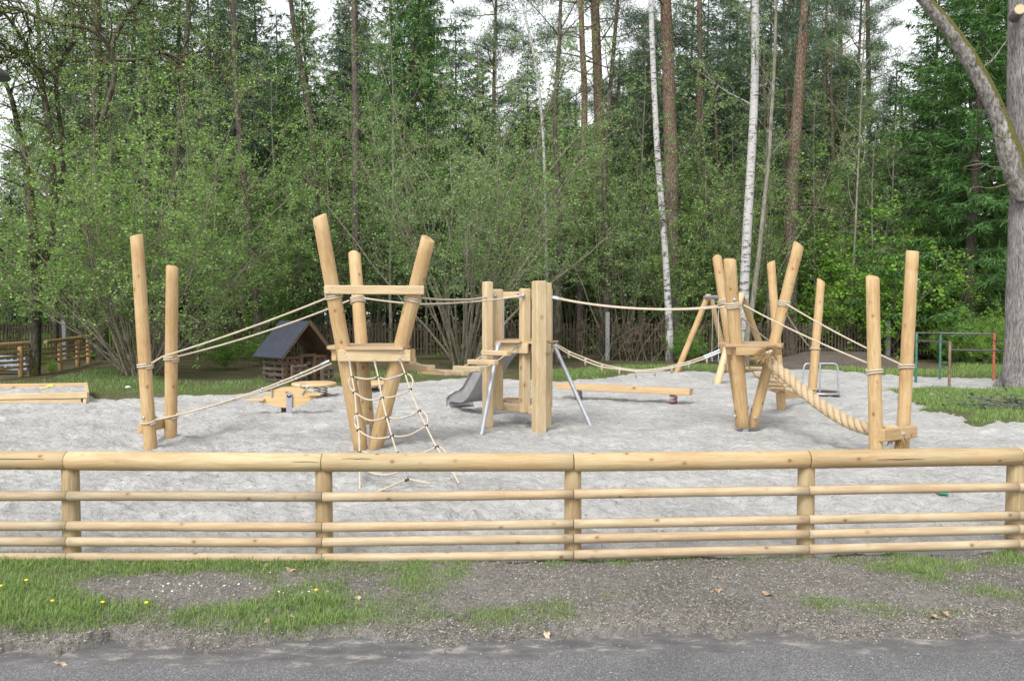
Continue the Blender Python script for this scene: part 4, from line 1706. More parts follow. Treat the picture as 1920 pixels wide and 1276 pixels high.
# ------------------------------------------------------------------ pair of posts on the right, near the fence
C0, C1 = pole_pts(1636, 519, 9.2, 1643.5, 868, 9.2)
D0, D1 = pole_pts(1711, 470, 9.75, 1690.5, 853, 9.7)
PR = thing('post_pair', 'two tall peeled log posts with a bolted crossbar just behind the fence at the right', 'climbing posts', (C0.x, C0.y, 0))
MB().log(C0 - ZUP * .1, C1, .077, .073, cut=Vector((.0, -.35, 1)).normalized()).build('post', M['log'], PR)
MB().log(D0 - ZUP * .1, D1, .079, .073, cut=Vector((.1, -.1, 1)).normalized()).build('post', M['log'], PR)
a, b = D(1655, 817, 9.12), D(1714, 808, 9.60)
a = D(1652, 816, 9.10)
MB().beam(a, b, .08, .142, ch=.008).build('crossbar', M['log'], PR)
bb = MB()
q = a.lerp(b, .58)
sd = (b - a).normalized().cross(ZUP).normalized()
bolt(bb, q + sd * .041, sd, .016, .012)
bb.build('bolt', M['steel'], PR)

g1 = sag(D(1395, 572, 11.05), D(1634, 683, 9.3), .03)
rope_thing('guide_rope', 'pale rope slung from the front right tower log to the nearer right post', [g1, wrap_pts(C0, C1, .076, 696, 2, ROPE, ph=2.8, tilt=-.015)], ROPE * .95)
g2 = sag(D(1473, 569, 11.3), D(1692, 684, 9.7), .03)
rope_thing('guide_rope', 'pale rope slung from the leaning right tower log to the taller right post', [g2, wrap_pts(D0, D1, .077, 686, 2, ROPE, ph=2.8, tilt=-.01), wrap_pts(R3a, R3b, .072, 569, 3.2, ROPE, ph=1)], ROPE * .95)

# thick rope, three laid strands
tp = spline([D(1441, 664, 11.02), D(1453, 686, 10.95), D(1474, 704, 10.8), D(1508, 735, 10.5), D(1548, 765, 10.15), D(1590, 790, 9.8), D(1632, 804, 9.45), D(1664, 807, 9.34), D(1684, 812, 9.4)], 12)
TK = thing('thick_rope', 'very thick laid rope sloping from the right tower down to the post crossbar', 'rope', tuple(tp[0]))
R_ = .079
for k in range(3):
    pts, L = [], 0
    u = Vector((0, 1, 0))
    for i, p in enumerate(tp):
        t = (tp[min(i + 1, len(tp) - 1)] - tp[max(i - 1, 0)]).normalized()
        u = (u - t * u.dot(t)).normalized()
        w = t.cross(u)
        if i:
            L += (p - tp[i - 1]).length
        a = 2 * math.pi * (k / 3) + L / .37 * 2 * math.pi
        pts.append(p + (u * math.cos(a) + w * math.sin(a)) * R_ * .54)
    s = []
    fine = spline(pts, 3)
    MB().tube(fine, R_ * .50, 12).build('strand', M['thickrope'], TK)
# sub-yarn ridges
for k in range(18):
    pts, L = [], 0
    u = Vector((0, 1, 0))
    for i, p in enumerate(tp):
        t = (tp[min(i + 1, len(tp) - 1)] - tp[max(i - 1, 0)]).normalized()
        u = (u - t * u.dot(t)).normalized()
        w = t.cross(u)
        if i:
            L += (p - tp[i - 1]).length
        a = 2 * math.pi * ((k // 6) / 3) + L / .37 * 2 * math.pi
        c = p + (u * math.cos(a) + w * math.sin(a)) * R_ * .54
        a2 = 2 * math.pi * (k % 6) / 6 - L / .24 * 2 * math.pi
        pts.append(c + (u * math.cos(a2) + w * math.sin(a2)) * R_ * .42)
    if k == 0:
        ridge = MB()
    ridge.tube(spline(pts, 3), R_ * .135, 6)
ridge.build('yarn', M['thickrope'], TK)
wl_ = MB()
e0 = (tp[0] - tp[3]).normalized()
wl_.tube([tp[4], tp[3], tp[0], tp[0] + e0 * .035], [R_ * 1.13, R_ * 1.14, R_ * 1.12, R_ * 1.0], 18, caps=False)
wl_.build('canvas_binding', m_rope('pale canvas', (.52, .47, .40), (.40, .34, .26)), TK)


def fray(c, d, n, L, spread, droop, seed):
    r = random.Random(seed)
    mb = MB()
    d = Vector(d).normalized()
    for i in range(n):
        v = Vector((r.gauss(0, 1), r.gauss(0, 1), r.gauss(0, 1)))
        v = (v - d * v.dot(d)).normalized() * r.uniform(.2, 1.7) * spread
        p0 = Vector(c) + v * .045
        dd = (d + v * .9).normalized()
        ll = L * r.uniform(.6, 1.2)
        pts = [p0 + dd * ll * t - ZUP * droop * t * t * ll for t in (0, .3, .6, .85, 1.0)]
        mb.tube(pts, [.0055, .0055, .005, .004, .002], 4)
    return mb


fray(tp[0] + e0 * .02, Vector((-.45, -.5, .8)), 520, .125, 1.25, .45, 3).build('frayed_end', M['fray'], TK)
fray(tp[-1] - ZUP * .03, Vector((.1, .0, -.8)), 70, .09, .8, .5, 4).build('frayed_end', M['fray'], TK)

# ------------------------------------------------------------------ rear pair of posts, plank ramp
E0, E1 = pole_pts(1445.5, 491, 14.1, 1466, 770, 14.0)
F0, F1 = pole_pts(1539.5, 525, 15.3, 1520, 760, 15.0)
PE = thing('post_pair', 'two slimmer peeled log posts standing behind the right tower at the ramp end', 'climbing posts', (E0.x, E0.y, 0))
MB().log(E0 - ZUP * .05, E1, .078, .070, cut=Vector((-.5, -.1, 1)).normalized()).build('post', M['log'], PE)
MB().log(F0 - ZUP * .1, F1, .082, .076, cut=Vector((.6, -.1, 1)).normalized()).build('post', M['log'], PE)
MB().beam(D(1462, 741, 14.0), D(1512, 737, 14.9), .06, .135).build('crossbar', M['log'], PE)
rp = thing('plank_ramp', 'sloping ramp of loose planks behind the right tower leading to the rear posts', 'plank bridge', tuple(D(1460, 730, 13.7)))
rl, rr_ = [], []
for (x0, x1, y, Y_) in ((1390, 1436, 671, 12.3), (1402, 1450, 690, 12.7), (1413, 1458, 704.5, 13.05), (1432, 1470, 714.5, 13.35), (1436, 1474, 722, 13.6), (1442, 1478, 729.5, 13.85)):
    a, b = D(x0, y, Y_ - .1), D(x1, y + 1, Y_ + .12)
    MB().beam(a, b, .13, .05, ch=.01).build('plank', M['pink'], rp)
    rl.append(a.lerp(b, .12) - ZUP * .02)
    rr_.append(a.lerp(b, .88) - ZUP * .02)
MB().tube([D(1395, 660, 12.0)] + rl + [D(1462, 738, 14.0)], .010, 6).tube([D(1440, 660, 12.0)] + rr_ + [D(1500, 736, 14.6)], .010, 6).build('rope', M['rope'], rp)
rope_thing('guide_rope', 'brownish rope dropping from the right tower to the slim leaning rear post', [sag(D(1390, 594, 11.9), D(1452, 646, 13.95), .02), wrap_pts(E0, E1, .078, 650, 1.5, ROPE)], ROPE)
rope_thing('guide_rope', 'brownish rope dropping to the rear post beside the merry go round', [sag(D(1474, 588, 11.5), D(1516, 648, 15.0), .02), wrap_pts(F0, F1, .081, 654, 1.6, ROPE), wrap_pts(F0, F1, .083, 728, 1.4, ROPE, tilt=.02)], ROPE)

# ------------------------------------------------------------------ balance beam on springs


def spring(mb, c, r, h, turns, wr):
    pts = []
    n = int(turns * 12)
    for i in range(n + 1):
        a = 2 * math.pi * i / 12
        pts.append(Vector(c) + Vector((r * math.cos(a), r * math.sin(a), h * i / n)))
    mb.tube(pts, wr, 6)


ba, bbm = D(1047, 723.5, 16.2), D(1296, 736, 14.95)
ba.z = bbm.z = .205
BM = thing('balance_beam', 'long pale plank balancing beam on two red coil springs', 'balance beam', ((ba.x + bbm.x) / 2, (ba.y + bbm.y) / 2, 0))
zc = (ba.z + bbm.z) / 2
MB().beam(ba, bbm, .26, .115, ch=.008).build('plank', M['pink'], BM)
for (x, y) in ((1087, 741), (1264, 752)):
    t = (x - 1047) / (1295 - 1047)
    c = ba.lerp(bbm, t)
    m = MB()
    spring(m, (c.x, c.y, -.06), .075, .21, 5, .0065)
    m.build('spring', M['red'] if x > 1200 else M['darkmetal'], BM)
    m = MB()
    spring(m, (c.x + .01, c.y + .03, -.06), .070, .21, 3, .0065)
    m.build('spring', M['darkmetal'] if x > 1200 else M['red'], BM)

# ------------------------------------------------------------------ round balance boards on springs


def balance_disc(x, y, Y, r, label):
    c = D(x, y, Y)
    t = thing('balance_disc', label, 'balance disc', (c.x, c.y, 0), 'round wooden balance boards on springs')
    m = MB()
    m.lathe(c, [(.001, .032), (r - .03, .032), (r - .004, .02), (r, 0), (r - .004, -.026), (r - .03, -.036), (.001, -.036)], 40)
    m.build('disc', M['pink'], t)
    for k, (dx, dy) in enumerate(((-.2, -.1), (.22, -.12), (0.0, .22))):
        for j, mt in enumerate(('darkmetal', 'red')):
            m = MB()
            spring(m, (c.x + dx + j * .012, c.y + dy + j * .02, 0.0), .062, c.z - .036, 4, .007)
            m.build('spring', M[mt], t)
    return t


balance_disc(589, 719.5, 16.3, .45, 'round wooden balance board on springs beside the fish shaped seesaw')
balance_disc(699, 718, 17.2, .44, 'round wooden balance board half hidden behind the left tower logs')

# ------------------------------------------------------------------ seesaw shaped like a leaf
SY = 13.7
sc0 = G(541, 773)
SS = thing('seesaw', 'leaf shaped wooden seesaw with two metal handles on a grey upright', 'seesaw', (sc0.x, sc0.y, 0))
top_e = [(487, 752), (497, 741), (512, 731), (528, 725.5), (543, 724.5), (560, 726), (575, 731), (587, 738), (594, 742)]
bot_e = [(594, 744), (580, 752), (566, 759), (550, 763.5), (534, 763.5), (518, 761), (503, 756.5), (492, 754), (487, 752.5)]
m = MB()
for Y_ in (SY - .045, SY + .045):
    for (x, y) in top_e[:-1] + bot_e[:-1]:
        p = D(x, y, SY)
        m.v.append(Vector((p.x, Y_, p.z)))
        m.g.append((Y_, p.z, p.x))
n = len(m.v) // 2
m.f = [tuple(reversed(range(n))), tuple(range(n, 2 * n))] + [(i, (i + 1) % n, n + (i + 1) % n, n + i) for i in range(n)]
m.sm = [False] * len(m.f)
m.build('leaf_board', wood('yellow layered board', (.56, .41, .225), (.44, .30, .14), knots=5, var=.05), SS)
for (xa, ya, xb, yb, dy) in ((467, 748.5, 498, 748.5, -.02), (581, 739, 604, 738.5, .0)):
    MB().beam(D(xa, ya, SY + dy), D(xb, yb, SY + dy), .26, .032).build('seat', M['pink'], SS)
for s in (-1, 1):
    m = MB()
    if s < 0:
        for dy in (-.12,):
            m.tube([D(510, 742, SY - .06), D(509.5, 733, SY - .07), D(509, 727, SY - .09), D(505, 729, SY - .10)], .011, 8)
        m.tube([D(510, 743, SY - .052), D(510, 740, SY - .052)], .02, 8)
    else:
        m.tube([D(567, 737, SY - .055), D(572, 731, SY - .07), D(577, 723, SY - .10), D(574, 719.5, SY - .02), D(565, 719.5, SY + .02), D(563, 726, SY + .04)], .011, 8)
        m.tube([D(567, 738.5, SY - .055), D(568, 735, SY - .055)], .02, 8)
    m.build('handle', M['steel'], SS)
m = MB()
a = D(542.5, 776, SY - .075)
b = D(542.5, 740, SY - .075)
m.beam(a, b, .095, .016, up=Vector((0, 1, 0)))
m.tube([b + Vector((0, -.008, 0)), b + Vector((0, .008, 0))], .0475, 20)
m.tube([b + Vector((0, -.02, 0)), b + Vector((0, .0, 0))], .022, 12)
m.build('upright', M['greysteel'], SS)
m = MB()
a = D(532, 774, SY + .09)
m.beam(a, Vector((a.x, a.y, .42)), .085, .016, up=Vector((0, 1, 0)))
m.build('upright', M['darkmetal'], SS)

# ------------------------------------------------------------------ merry-go-round
mc = D(1537, 735, 16.5)
MG = thing('merry_go_round', 'small round merry go round with bent grey tube rails', 'merry go round', (mc.x, mc.y, 0))
m = MB()
zr = mc.z
m.lathe((mc.x, mc.y, zr), [(.001, .012), (.36, .012), (.36, -.01), (.001, -.01)], 40)
m.build('deck', M['oldbrown'], MG)
m = MB()
m.lathe((mc.x, mc.y, zr), [(.355, .02), (.385, .02), (.39, 0), (.385, -.03), (.355, -.03), (.355, .02)], 48)
m.build('rim', M['steel'], MG)
m = MB()
m.lathe((mc.x, mc.y, 0), [(.20, -.02), (.20, zr - .02), (.001, zr - .02)], 24)
m.build('base', M['darkmetal'], MG)
ztop = D(1537, 681, 16.5).z
m = MB()
for ang in (math.radians(184), math.radians(-8), math.radians(80)):
    e = Vector((math.cos(ang), math.sin(ang), 0))
    c = Vector((mc.x, mc.y, 0))
    m = MB()
    m.tube(spline([c + ZUP * (ztop - .002), c + e * .2 + ZUP * ztop, c + e * .29 + ZUP * (ztop - .005), c + e * .335 + ZUP * (ztop - .05), c + e * .35 + ZUP * (ztop - .15), c + e * .375 + ZUP * (zr + .02)], 5), .018, 10)
    m.build('rail', M['galv'], MG)
MB().tube([Vector((mc.x, mc.y, zr)), Vector((mc.x, mc.y, ztop))], .019, 10).build('centre_post', M['galv'], MG)

# ------------------------------------------------------------------ climbing bars
CB = thing('climbing_bars', 'metal turning bars on green, brown and orange posts beside the big trunk', 'climbing bars', tuple(G(1762, 710).xy) + (0,))
posts = [(1717, 622, 717, 19.2, 'greenpaint', 'worn green post'), (1762, 622, 710, 20.2, 'greenpaint', 'worn green post'), (1779.5, 640, 728, 17.9, 'rust', 'rusty brown post'), (1862.5, 624, 714, 19.6, 'orange', 'orange red post'), (1897, 637, 726, 18.2, 'rust', None)]
pz = []
for (x, t, b, Y_, mt, lb) in posts:
    a = G(x, b)
    Yg = a.y
    tpz = D(x, t, Yg)
    m = MB()
    m.tube([Vector((a.x, a.y, -.1)), Vector((a.x, a.y, tpz.z - .01)), Vector((a.x, a.y, tpz.z))], [.030, .030, .024], 12)
    q = m.build('post', M[mt], CB)
    if lb:
        q['label'] = lb
    pz.append((a.x, a.y, Yg))


def bar(i, yi, j, yj):
    p = D(0, yi, pz[i][2])
    q = D(0, yj, pz[j][2])
    MB().tube([Vector((pz[i][0], pz[i][1], p.z)), Vector((pz[j][0], pz[j][1], q.z))], .018, 8).build('bar', M['barsteel'], CB)


bar(0, 624, 1, 624)
bar(1, 624, 3, 625.5)
bar(0, 638, 2, 641)
bar(2, 655, 4, 658)
bar(3, 638, 4, 640)

# ------------------------------------------------------------------ swing
sw = thing('swing_set', 'wooden swing with slanted log legs and steel crossbeam at the back of the sand', 'swing', tuple(G(1343, 700).xy) + (0,))
for (tx, ty, TY, bx, by, r, m_) in ((1329, 551, 22.0, 1267, 699, .083, 'log'), (1333, 558, 22.1, 1366, 697, .08, 'log'), (1391, 549, 19.0, 1343, 722, .085, 'timber'), (1388, 548, 19.1, 1450, 708, .085, 'log')):
    b0 = G(bx, by)
    t0 = D(tx, ty, TY)
    MB().log(b0 - ZUP * .05, t0, r, r * .92, n=14, cut=Vector((0, 0, 1)), cham=.03).build('leg', M[m_], sw)
c0, c1 = D(1322, 557.5, 22.05), D(1400, 556, 19.0)
MB().tube([c0, c1], .055, 12).build('crossbeam', M['galv'], sw)
for (x, yt, yb, Y_) in ((1337, 560, 680, 21.6), (1346.5, 560, 680, 21.0)):
    pass
SWs = thing('rubber_swing', 'black rubber swing seat hanging on two chains', 'swing seat', tuple(D(1341, 678, 21.6)))
sa_, sb_ = D(1334.5, 678.5, 21.75), D(1347, 679.5, 21.45)
MB().beam(sa_, sb_, .18, .035, ch=.012).build('seat', M['blackrubber'], SWs)
for e, tt in ((sa_, .13), (sb_, .33)):
    top = c0.lerp(c1, tt)
    top = D(1336.5 if tt < .2 else 1347.5, 559, 21.7)
    MB().tube([top, Vector((e.x, e.y, e.z + .22))], .009, 6).tube([Vector((e.x, e.y, e.z + .22)), e + Vector((0, -.07, 0))], .008, 6).tube([Vector((e.x, e.y, e.z + .22)), e + Vector((0, .07, 0))], .008, 6).build('chain', M['steel'], SWs)

# ------------------------------------------------------------------ sandbox on the left
sbx = thing('sandbox', 'low square sandbox of new boards on the sand at the left', 'sandbox', tuple(G(100, 735).xy) + (0,))
fr = G(165, 755)
bk = G(166, 736)
fl = Vector((fr.x - 3.4, fr.y - .55, 0))
ztb = D(165, 735, fr.y).z
zmid = D(165, 746, fr.y).z
dv = (bk - fr)
blk = fl + dv
MB().beam(Vector((fl.x, fl.y, (ztb + zmid) / 2)), Vector((fr.x, fr.y, (ztb + zmid) / 2)), .06, ztb - zmid - .004).beam(Vector((fl.x, fl.y + .004, zmid / 2 - .02)), Vector((fr.x - .12, fr.y + .004, zmid / 2 - .02)), .06, zmid + .03).build('board', M['timber'], sbx)
MB().beam(Vector((blk.x, blk.y, ztb / 2)), Vector((bk.x, bk.y, ztb / 2)), .06, ztb + .02).build('board', M['pink'], sbx)
MB().beam(Vector((fr.x - .03, fr.y + .04, ztb / 2 + .01)), Vector((bk.x - .03, bk.y - .04, ztb / 2 + .01)), .06, ztb + .03).build('board', M['timber'], sbx)
MB().beam(Vector((fl.x + .03, fl.y + .04, ztb / 2)), Vector((blk.x + .03, blk.y - .04, ztb / 2)), .06, ztb + .02).build('board', M['timber'], sbx)
MB().beam(Vector((fr.x - .06, fr.y - .02, zmid / 2 - .03)), Vector((fr.x + .0, fr.y - .02, zmid / 2 - .03)), .1, zmid + .04).build('corner_block', M['timber'], sbx)


def sb_h(X, Y):
    return .13 + .05 * vnoise(X, Y, 1.1, 91) + .03 * vnoise(X, Y, 3.2, 92) + .015 * vnoise(X, Y, 9, 93)


n1, n2 = 120, 70
uu, vv = np.meshgrid(np.linspace(.012, .988, n1), np.linspace(.02, .98, n2))
XX = fl.x + (fr.x - fl.x) * uu + dv.x * vv
YY = fl.y + (fr.y - fl.y) * uu + dv.y * vv
VV = np.stack([XX.ravel(), YY.ravel(), sb_h(XX.ravel(), YY.ravel())], 1)
ii = (np.arange(n2 - 1)[:, None] * n1 + np.arange(n1 - 1)[None, :]).ravel()
me = np_mesh('sandbox_sand', VV, np.stack([ii, ii + 1, ii + n1 + 1, ii + n1], 1), None, True)
o = link('sandbox_sand', me, M['sand'])
tag(o, 'grey sand filling the low wooden sandbox', 'sand', kind='stuff')
m = MB()
a, b = D(75, 734.5, 15.9), D(95, 732, 16.0)
a.z = float(sb_h(np.array([a.x]), np.array([a.y]))[0]) + .04
b.z = float(sb_h(np.array([b.x]), np.array([b.y]))[0]) + .05
m.tube([a, a.lerp(b, .5), b], [.018, .014, .016], 8)
m.beam(b - Vector((.03, 0, -.02)), b + Vector((.07, 0, .015)), .09, .03)
o = m.build('toy_shovel', M['yellow'], loc=tuple(a))
tag(o, 'yellow plastic toy shovel lying in the sandbox', 'toy')
m = MB()
p = G(1766, 937)
p.z = float(sand_h(np.array([p.x]), np.array([p.y]))[0]) + .012
m.beam(p + Vector((-.05, .01, .02)), p + Vector((.05, -.01, .035)), .06, .03, ch=.01)
m.beam(p + Vector((-.04, -.02, .015)), p + Vector((.03, -.05, .02)), .05, .02, ch=.006)
o = m.build('plastic_scrap', M['greenplastic'], loc=tuple(p))
tag(o, 'small bright green plastic sand toy lying on the sand behind the fence', 'toy')
m = MB()
p = G(240, 726)
m.lathe(p, [(.055, -.03), (.065, .0), (.05, .025), (.02, .035), (.001, .035)], 9, False)
o = m.build('pale_stone', M['white'], loc=tuple(p))
tag(o, 'small white stone at the foot of the hazel bush', 'stone')

# ------------------------------------------------------------------ playhouse of pallets
PHx = thing('playhouse', 'small playhouse of weathered pallet wood under a dark shingle roof', 'playhouse', tuple(G(555, 722).xy) + (0,))
gdir = Vector((.652, .757, 0)).normalized()           # along the gable front, to the right
rdir = Vector((-.757, .652, 0)).normalized()          # along the ridge, to the back
rf = D(582, 604.5, 19.1)
ridge_len, rise = 1.23, D(530, 674, 18.52).z
half = .765
zr0 = rf.z
rb = rf + rdir * ridge_len


def roofside(s, m, th=.03, off=0.0):
    e0 = rf + gdir * s * half - ZUP * (zr0 - rise)
    mb = MB()
    t = (e0 - rf)
    nrm = t.cross(rdir) * s
    nrm = nrm.normalized()
    if nrm.z < 0:
        nrm = -nrm
    c = [rf, e0, e0 + rdir * ridge_len, rb]
    mb.v = [p + nrm * off for p in c] + [p + nrm * (off + th) for p in c]
    mb.g = [(p.dot(rdir), p.z, p.dot(gdir)) for p in mb.v]
    mb.f = [(0, 1, 2, 3), (7, 6, 5, 4), (0, 4, 5, 1), (1, 5, 6, 2), (2, 6, 7, 3), (3, 7, 4, 0)]
    mb.sm = [False] * 6
    me = mb
    return me


roofside(-1, None, .035, 0).build('roof_boards', M['oldbrown'], PHx)
roofside(1, None, .035, 0).build('roof_boards', M['oldbrown'], PHx)
rs_ = roofside(-1, None, .016, .037)
rs_.build('roof_shingle', M['roof'], PHx)
roofside(1, None, .016, .037).build('roof_shingle', M['roof'], PHx)
# barge boards on the right slope front
e1 = rf + gdir * half - ZUP * (zr0 - rise)
MB().beam(rf - rdir * .02 - ZUP * .03, e1 - rdir * .02 - ZUP * .03, .025, .09, up=Vector((-gdir.x, -gdir.y, 1))).build('barge_board', M['oldbrown'], PHx)
wf = G(541, 721) + rdir * 0 - gdir * .0
# walls: corner at front-left
c_fl = rf - gdir * (half * .78) + rdir * .18
c_fr = rf + gdir * (half * .80) + rdir * .18
c_bl = c_fl + rdir * .95
c_br = c_fr + rdir * .95
for c in (c_fl, c_fr, c_bl, c_br):
    c.z = 0
zw = rise + .03


def pallet_wall(a, b, z0, z1, step=.135, hgt=.075, th=.022, name='wall', m='old', vert=True, side=1):
    mb = MB()
    nrm = (b - a).normalized().cross(ZUP) * side
    z = z0 + hgt / 2
    while z < z1:
        j = RS.uniform(-.01, .01)
        mb.beam(Vector((a.x, a.y, z + j)), Vector((b.x, b.y, z + RS.uniform(-.01, .01))), th, hgt)
        z += step
    if vert:
        for t in (.04, .5, .96):
            p = a.lerp(b, t) - nrm * .06
            mb.beam(Vector((p.x, p.y, z0)), Vector((p.x, p.y, z1)), .09, .07, up=nrm)
    return mb.build(name, M[m], PHx)


pallet_wall(c_bl, c_fl, .03, zw - .0, side=1)
pallet_wall(c_br, c_fr, .03, zw - .0, side=-1)
pallet_wall(c_bl, c_br, .03, .45, side=-1)
pallet_wall(c_bl, c_br, .8, zw, side=-1)
d0_, d1_ = c_fl.lerp(c_fr, .36), c_fl.lerp(c_fr, .68)
pallet_wall(c_fl, d0_, .03, zw, name='front_wall', m='oldbrown')
pallet_wall(d1_, c_fr, .03, zw, name='front_wall', m='oldbrown')
MB().beam(d0_.lerp(c_fl, .1) + ZUP * (zw + .03), d1_.lerp(c_fr, .1) + ZUP * (zw + .03), .06, .07).build('lintel', M['oldbrown'], PHx)
MB().beam(d0_ - rdir * .02, d0_ - rdir * .02 + ZUP * zw, .08, .05, up=rdir).beam(d1_ - rdir * .02, d1_ - rdir * .02 + ZUP * zw, .08, .05, up=rdir).build('door_frame', M['oldbrown'], PHx)
pl1 = c_fl - rdir * .28
pl2 = c_fl.lerp(c_fr, .33) - rdir * .28
mb = MB()
for z in (.04, .17, .30, .42):
    mb.beam(Vector((pl1.x, pl1.y, z)), Vector((pl2.x, pl2.y, z)), .10, .04)
for t in (.05, .5, .95):
    p = pl1.lerp(pl2, t)
    mb.beam(Vector((p.x, p.y, 0)), Vector((p.x, p.y, .46)), .07, .07, up=rdir)
mb.build('low_pallet', M['old'], PHx)
q1 = c_fl.lerp(c_fr, .74) - rdir * .2
q2_ = c_fr - rdir * .2
mb = MB()
for z in (.04, .17, .30):
    mb.beam(Vector((q1.x, q1.y, z)), Vector((q2_.x, q2_.y, z)), .10, .04)
for t in (.05, .95):
    p = q1.lerp(q2_, t)
    mb.beam(Vector((p.x, p.y, 0)), Vector((p.x, p.y, .34)), .07, .07, up=rdir)
mb.build('low_pallet', M['old'], PHx)

# ------------------------------------------------------------------ log fence in front
LF = thing('log_fence', 'low fence of new pine logs with thin bars in front of the playground', 'fence', (0, FENCE, 0))
fx = FXP
topc = [862.5, 863, 866, 866, 860.5, 855, 848]       # centre line of the top log
b1y = [929, 929, 931, 925.5, 919, 912.5, 906]
b2y = [985, 985, 987.5, 981.5, 973.5, 966, 958]
b3y = [1014.5, 1014.5, 1015.5, 1009, 1000.5, 991.5, 983]
b4y = [1044, 1044, 1045.5, 1039, 1029, 1019, 1009]
rt = .066
tops, posts_ = [], []
for i, x in enumerate(fx):
    c = D(x + (-3 if i < 5 else 0), topc[i], FY[i])
    tops.append(c)
    base = G(x, 1060, 0)
    p = Vector((c.x, FY[i] + .03, 0))
    posts_.append(p)
    MB().log(Vector((p.x + .0, p.y, -.2)), Vector((p.x, p.y, c.z - rt * .6)), .061, .058, n=20, cham=.004, wob=.02).build('post', M['post'], LF)
for i in range(len(fx) - 1):
    a, b = tops[i], tops[i + 1]
    d = (b - a).normalized()
    MB().log(a + d * .002, b - d * .002, rt, rt * RS.uniform(.95, 1.0), n=24, cham=.006, wob=.02, bow=.012).build('top_log', M['rail'], LF)


crack(LF, tops[1], tops[2], rt * .995, .84, .99, 1.35)
crack(LF, tops[0], tops[1], rt * .995, .70, .93, 1.2)
crack(LF, tops[4], tops[5], rt * .995, .3, .52, 1.5)
crack(LF, tops[2], tops[3], rt * .995, .08, .2, 1.0)


def half_bar(p, q, r):
    """half-round bar, flat side to the back"""
    m = MB()
    k = 12
    t = (q - p).normalized()
    fwd = Vector((t.y, -t.x, 0)).normalized()
    if fwd.y > 0:
        fwd = -fwd
    off = m._off()
    n = max(2, int((q - p).length / .15))
    ph = RS.uniform(0, 9)
    cen = Vector((0, 0, RS.uniform(-.003, .003)))
    for i in range(n + 1):
        c = p.lerp(q, i / n) + cen * math.sin(math.pi * i / n)
        rr = r * (1 + .05 * mnoise.noise(Vector((ph, i * .4, 0))))
        if i in (0, n):
            pass
        for j in range(k + 1):
            a = -math.pi / 2 + math.pi * j / k
            m.v.append(c + fwd * (math.cos(a) * rr * .95) + ZUP * (math.sin(a) * rr))
            m.g.append((math.cos(a) * rr + off[0], math.sin(a) * rr + off[1], (q - p).length * i / n + off[2]))
    w = k + 1
    for i in range(n):
        for j in range(w):
            a = i * w + j
            b = i * w + (j + 1) % w
            m.f.append((a, b, b + w, a + w))
            m.sm.append(j != k)
    m.f.append(tuple(reversed(range(w))))
    m.f.append(tuple(n * w + j for j in range(w)))
    m.sm += [False, False]
    return m


for ys_ in (b1y, b2y, b3y, b4y):
    for i in range(len(fx) - 1):
        ya, yb = FY[i] - .034, FY[i + 1] - .034
        a = D(fx[i] - 3, ys_[i], ya)
        b = D(fx[i + 1] - 3, ys_[i + 1], yb)
        d = (b - a).normalized()
        br = half_bar(a + d * .002, b - d * .002, .034).build('bar', M['bar'], LF)
        bolts(br, [(e + d * (s_ * dx) + ZUP * dz + Vector((0, -.0265, 0)), FRONT) for e, s_ in ((a, 1), (b, -1)) for (dx, dz) in ((.022, .010), (.024, -.012))], .0026, .0015, 'screw', 'darkmetal')

# ------------------------------------------------------------------ older log fence at the back left
OF = thing('log_fence', 'older weathered log fence ending near the hazel bush at the back left', 'fence', tuple(G(113, 688).xy) + (0,))
pts_ = [(-260, 735), (-90, 716), (39, 700), (113, 688), (146, 681), (166, 676)]
ps = [G(*q) for q in pts_]
Hf = .80
for i, p in enumerate(ps):
    MB().log(p - ZUP * .1, p + ZUP * (Hf - .06), .07, .066, n=12).build('post', M['backrail'], OF)
MB().log(ps[0] + ZUP * Hf, ps[2].lerp(ps[3], .45) + ZUP * Hf, .065, n=12, bow=.02).build('top_log', M['backrail'], OF)
MB().log(ps[2].lerp(ps[3], .62) + ZUP * (Hf + .0), ps[5] + (ps[5] - ps[4]) * .15 + ZUP * (Hf + .02), .062, n=12, bow=.02).build('top_log', M['backrail'], OF)
for i in range(5):
    for z in (.18, .33, .47, .61):
        MB().beam(ps[i] + ZUP * z + Vector((0, .0, 0)), ps[i + 1] + ZUP * z, .03, .07, ch=.01).build('bar', M['backrail'], OF)
CRT = thing('plastic_crate', 'pale blue grey slotted crate behind the older log fence at the far left', 'crate', tuple(G(5, 698).xy) + (0,))
c = G(4, 696)
m = MB()
for k in range(4):
    m.box((c.x, c.y + .02, .06 + k * .12), (1.35, .03, .055), .12)
for k in range(8):
    m.box((c.x - .6 + k * .17, c.y + .02 + (-.6 + k * .17) * .12, .24), (.05, .028, .42), .12)
m.build('slotted_side', plain('blue grey plastic', (.30, .36, .42), .5, 0, 20, .1, 0), CRT)
MB().box((c.x, c.y + .22, .02), (1.3, .4, .03), .12).build('bottom', M['blackrubber'], CRT)

# ------------------------------------------------------------------ picket fence along the wood
FPY = 29.3
PF = thing('picket_fence', 'long weathered dark picket fence along the edge of the wood', 'fence', (0, FPY, 0))
ztf = D(960, 606, FPY).z


def picket_bay(x0, x1, y0, y1, dx=.118, w=.062):
    m = MB()
    n = int((x1 - x0) / dx)
    for i in range(n):
        t = (i + .5) / n
        x = x0 + (x1 - x0) * t
        y = y0 + (y1 - y0) * t
        zt_ = ztf + RS.uniform(-.025, .02)
        wv = w * RS.uniform(.85, 1.1)
        m.beam(Vector((x, y, .08)), Vector((x + RS.uniform(-.008, .008), y, zt_)), wv, .022, up=Vector((0, 1, 0)), ch=.004)
    for z in (.30, ztf - .22):
        m.beam(Vector((x0, y0 + .035, z)), Vector((x1, y1 + .035, z)), .04, .07)
    return m


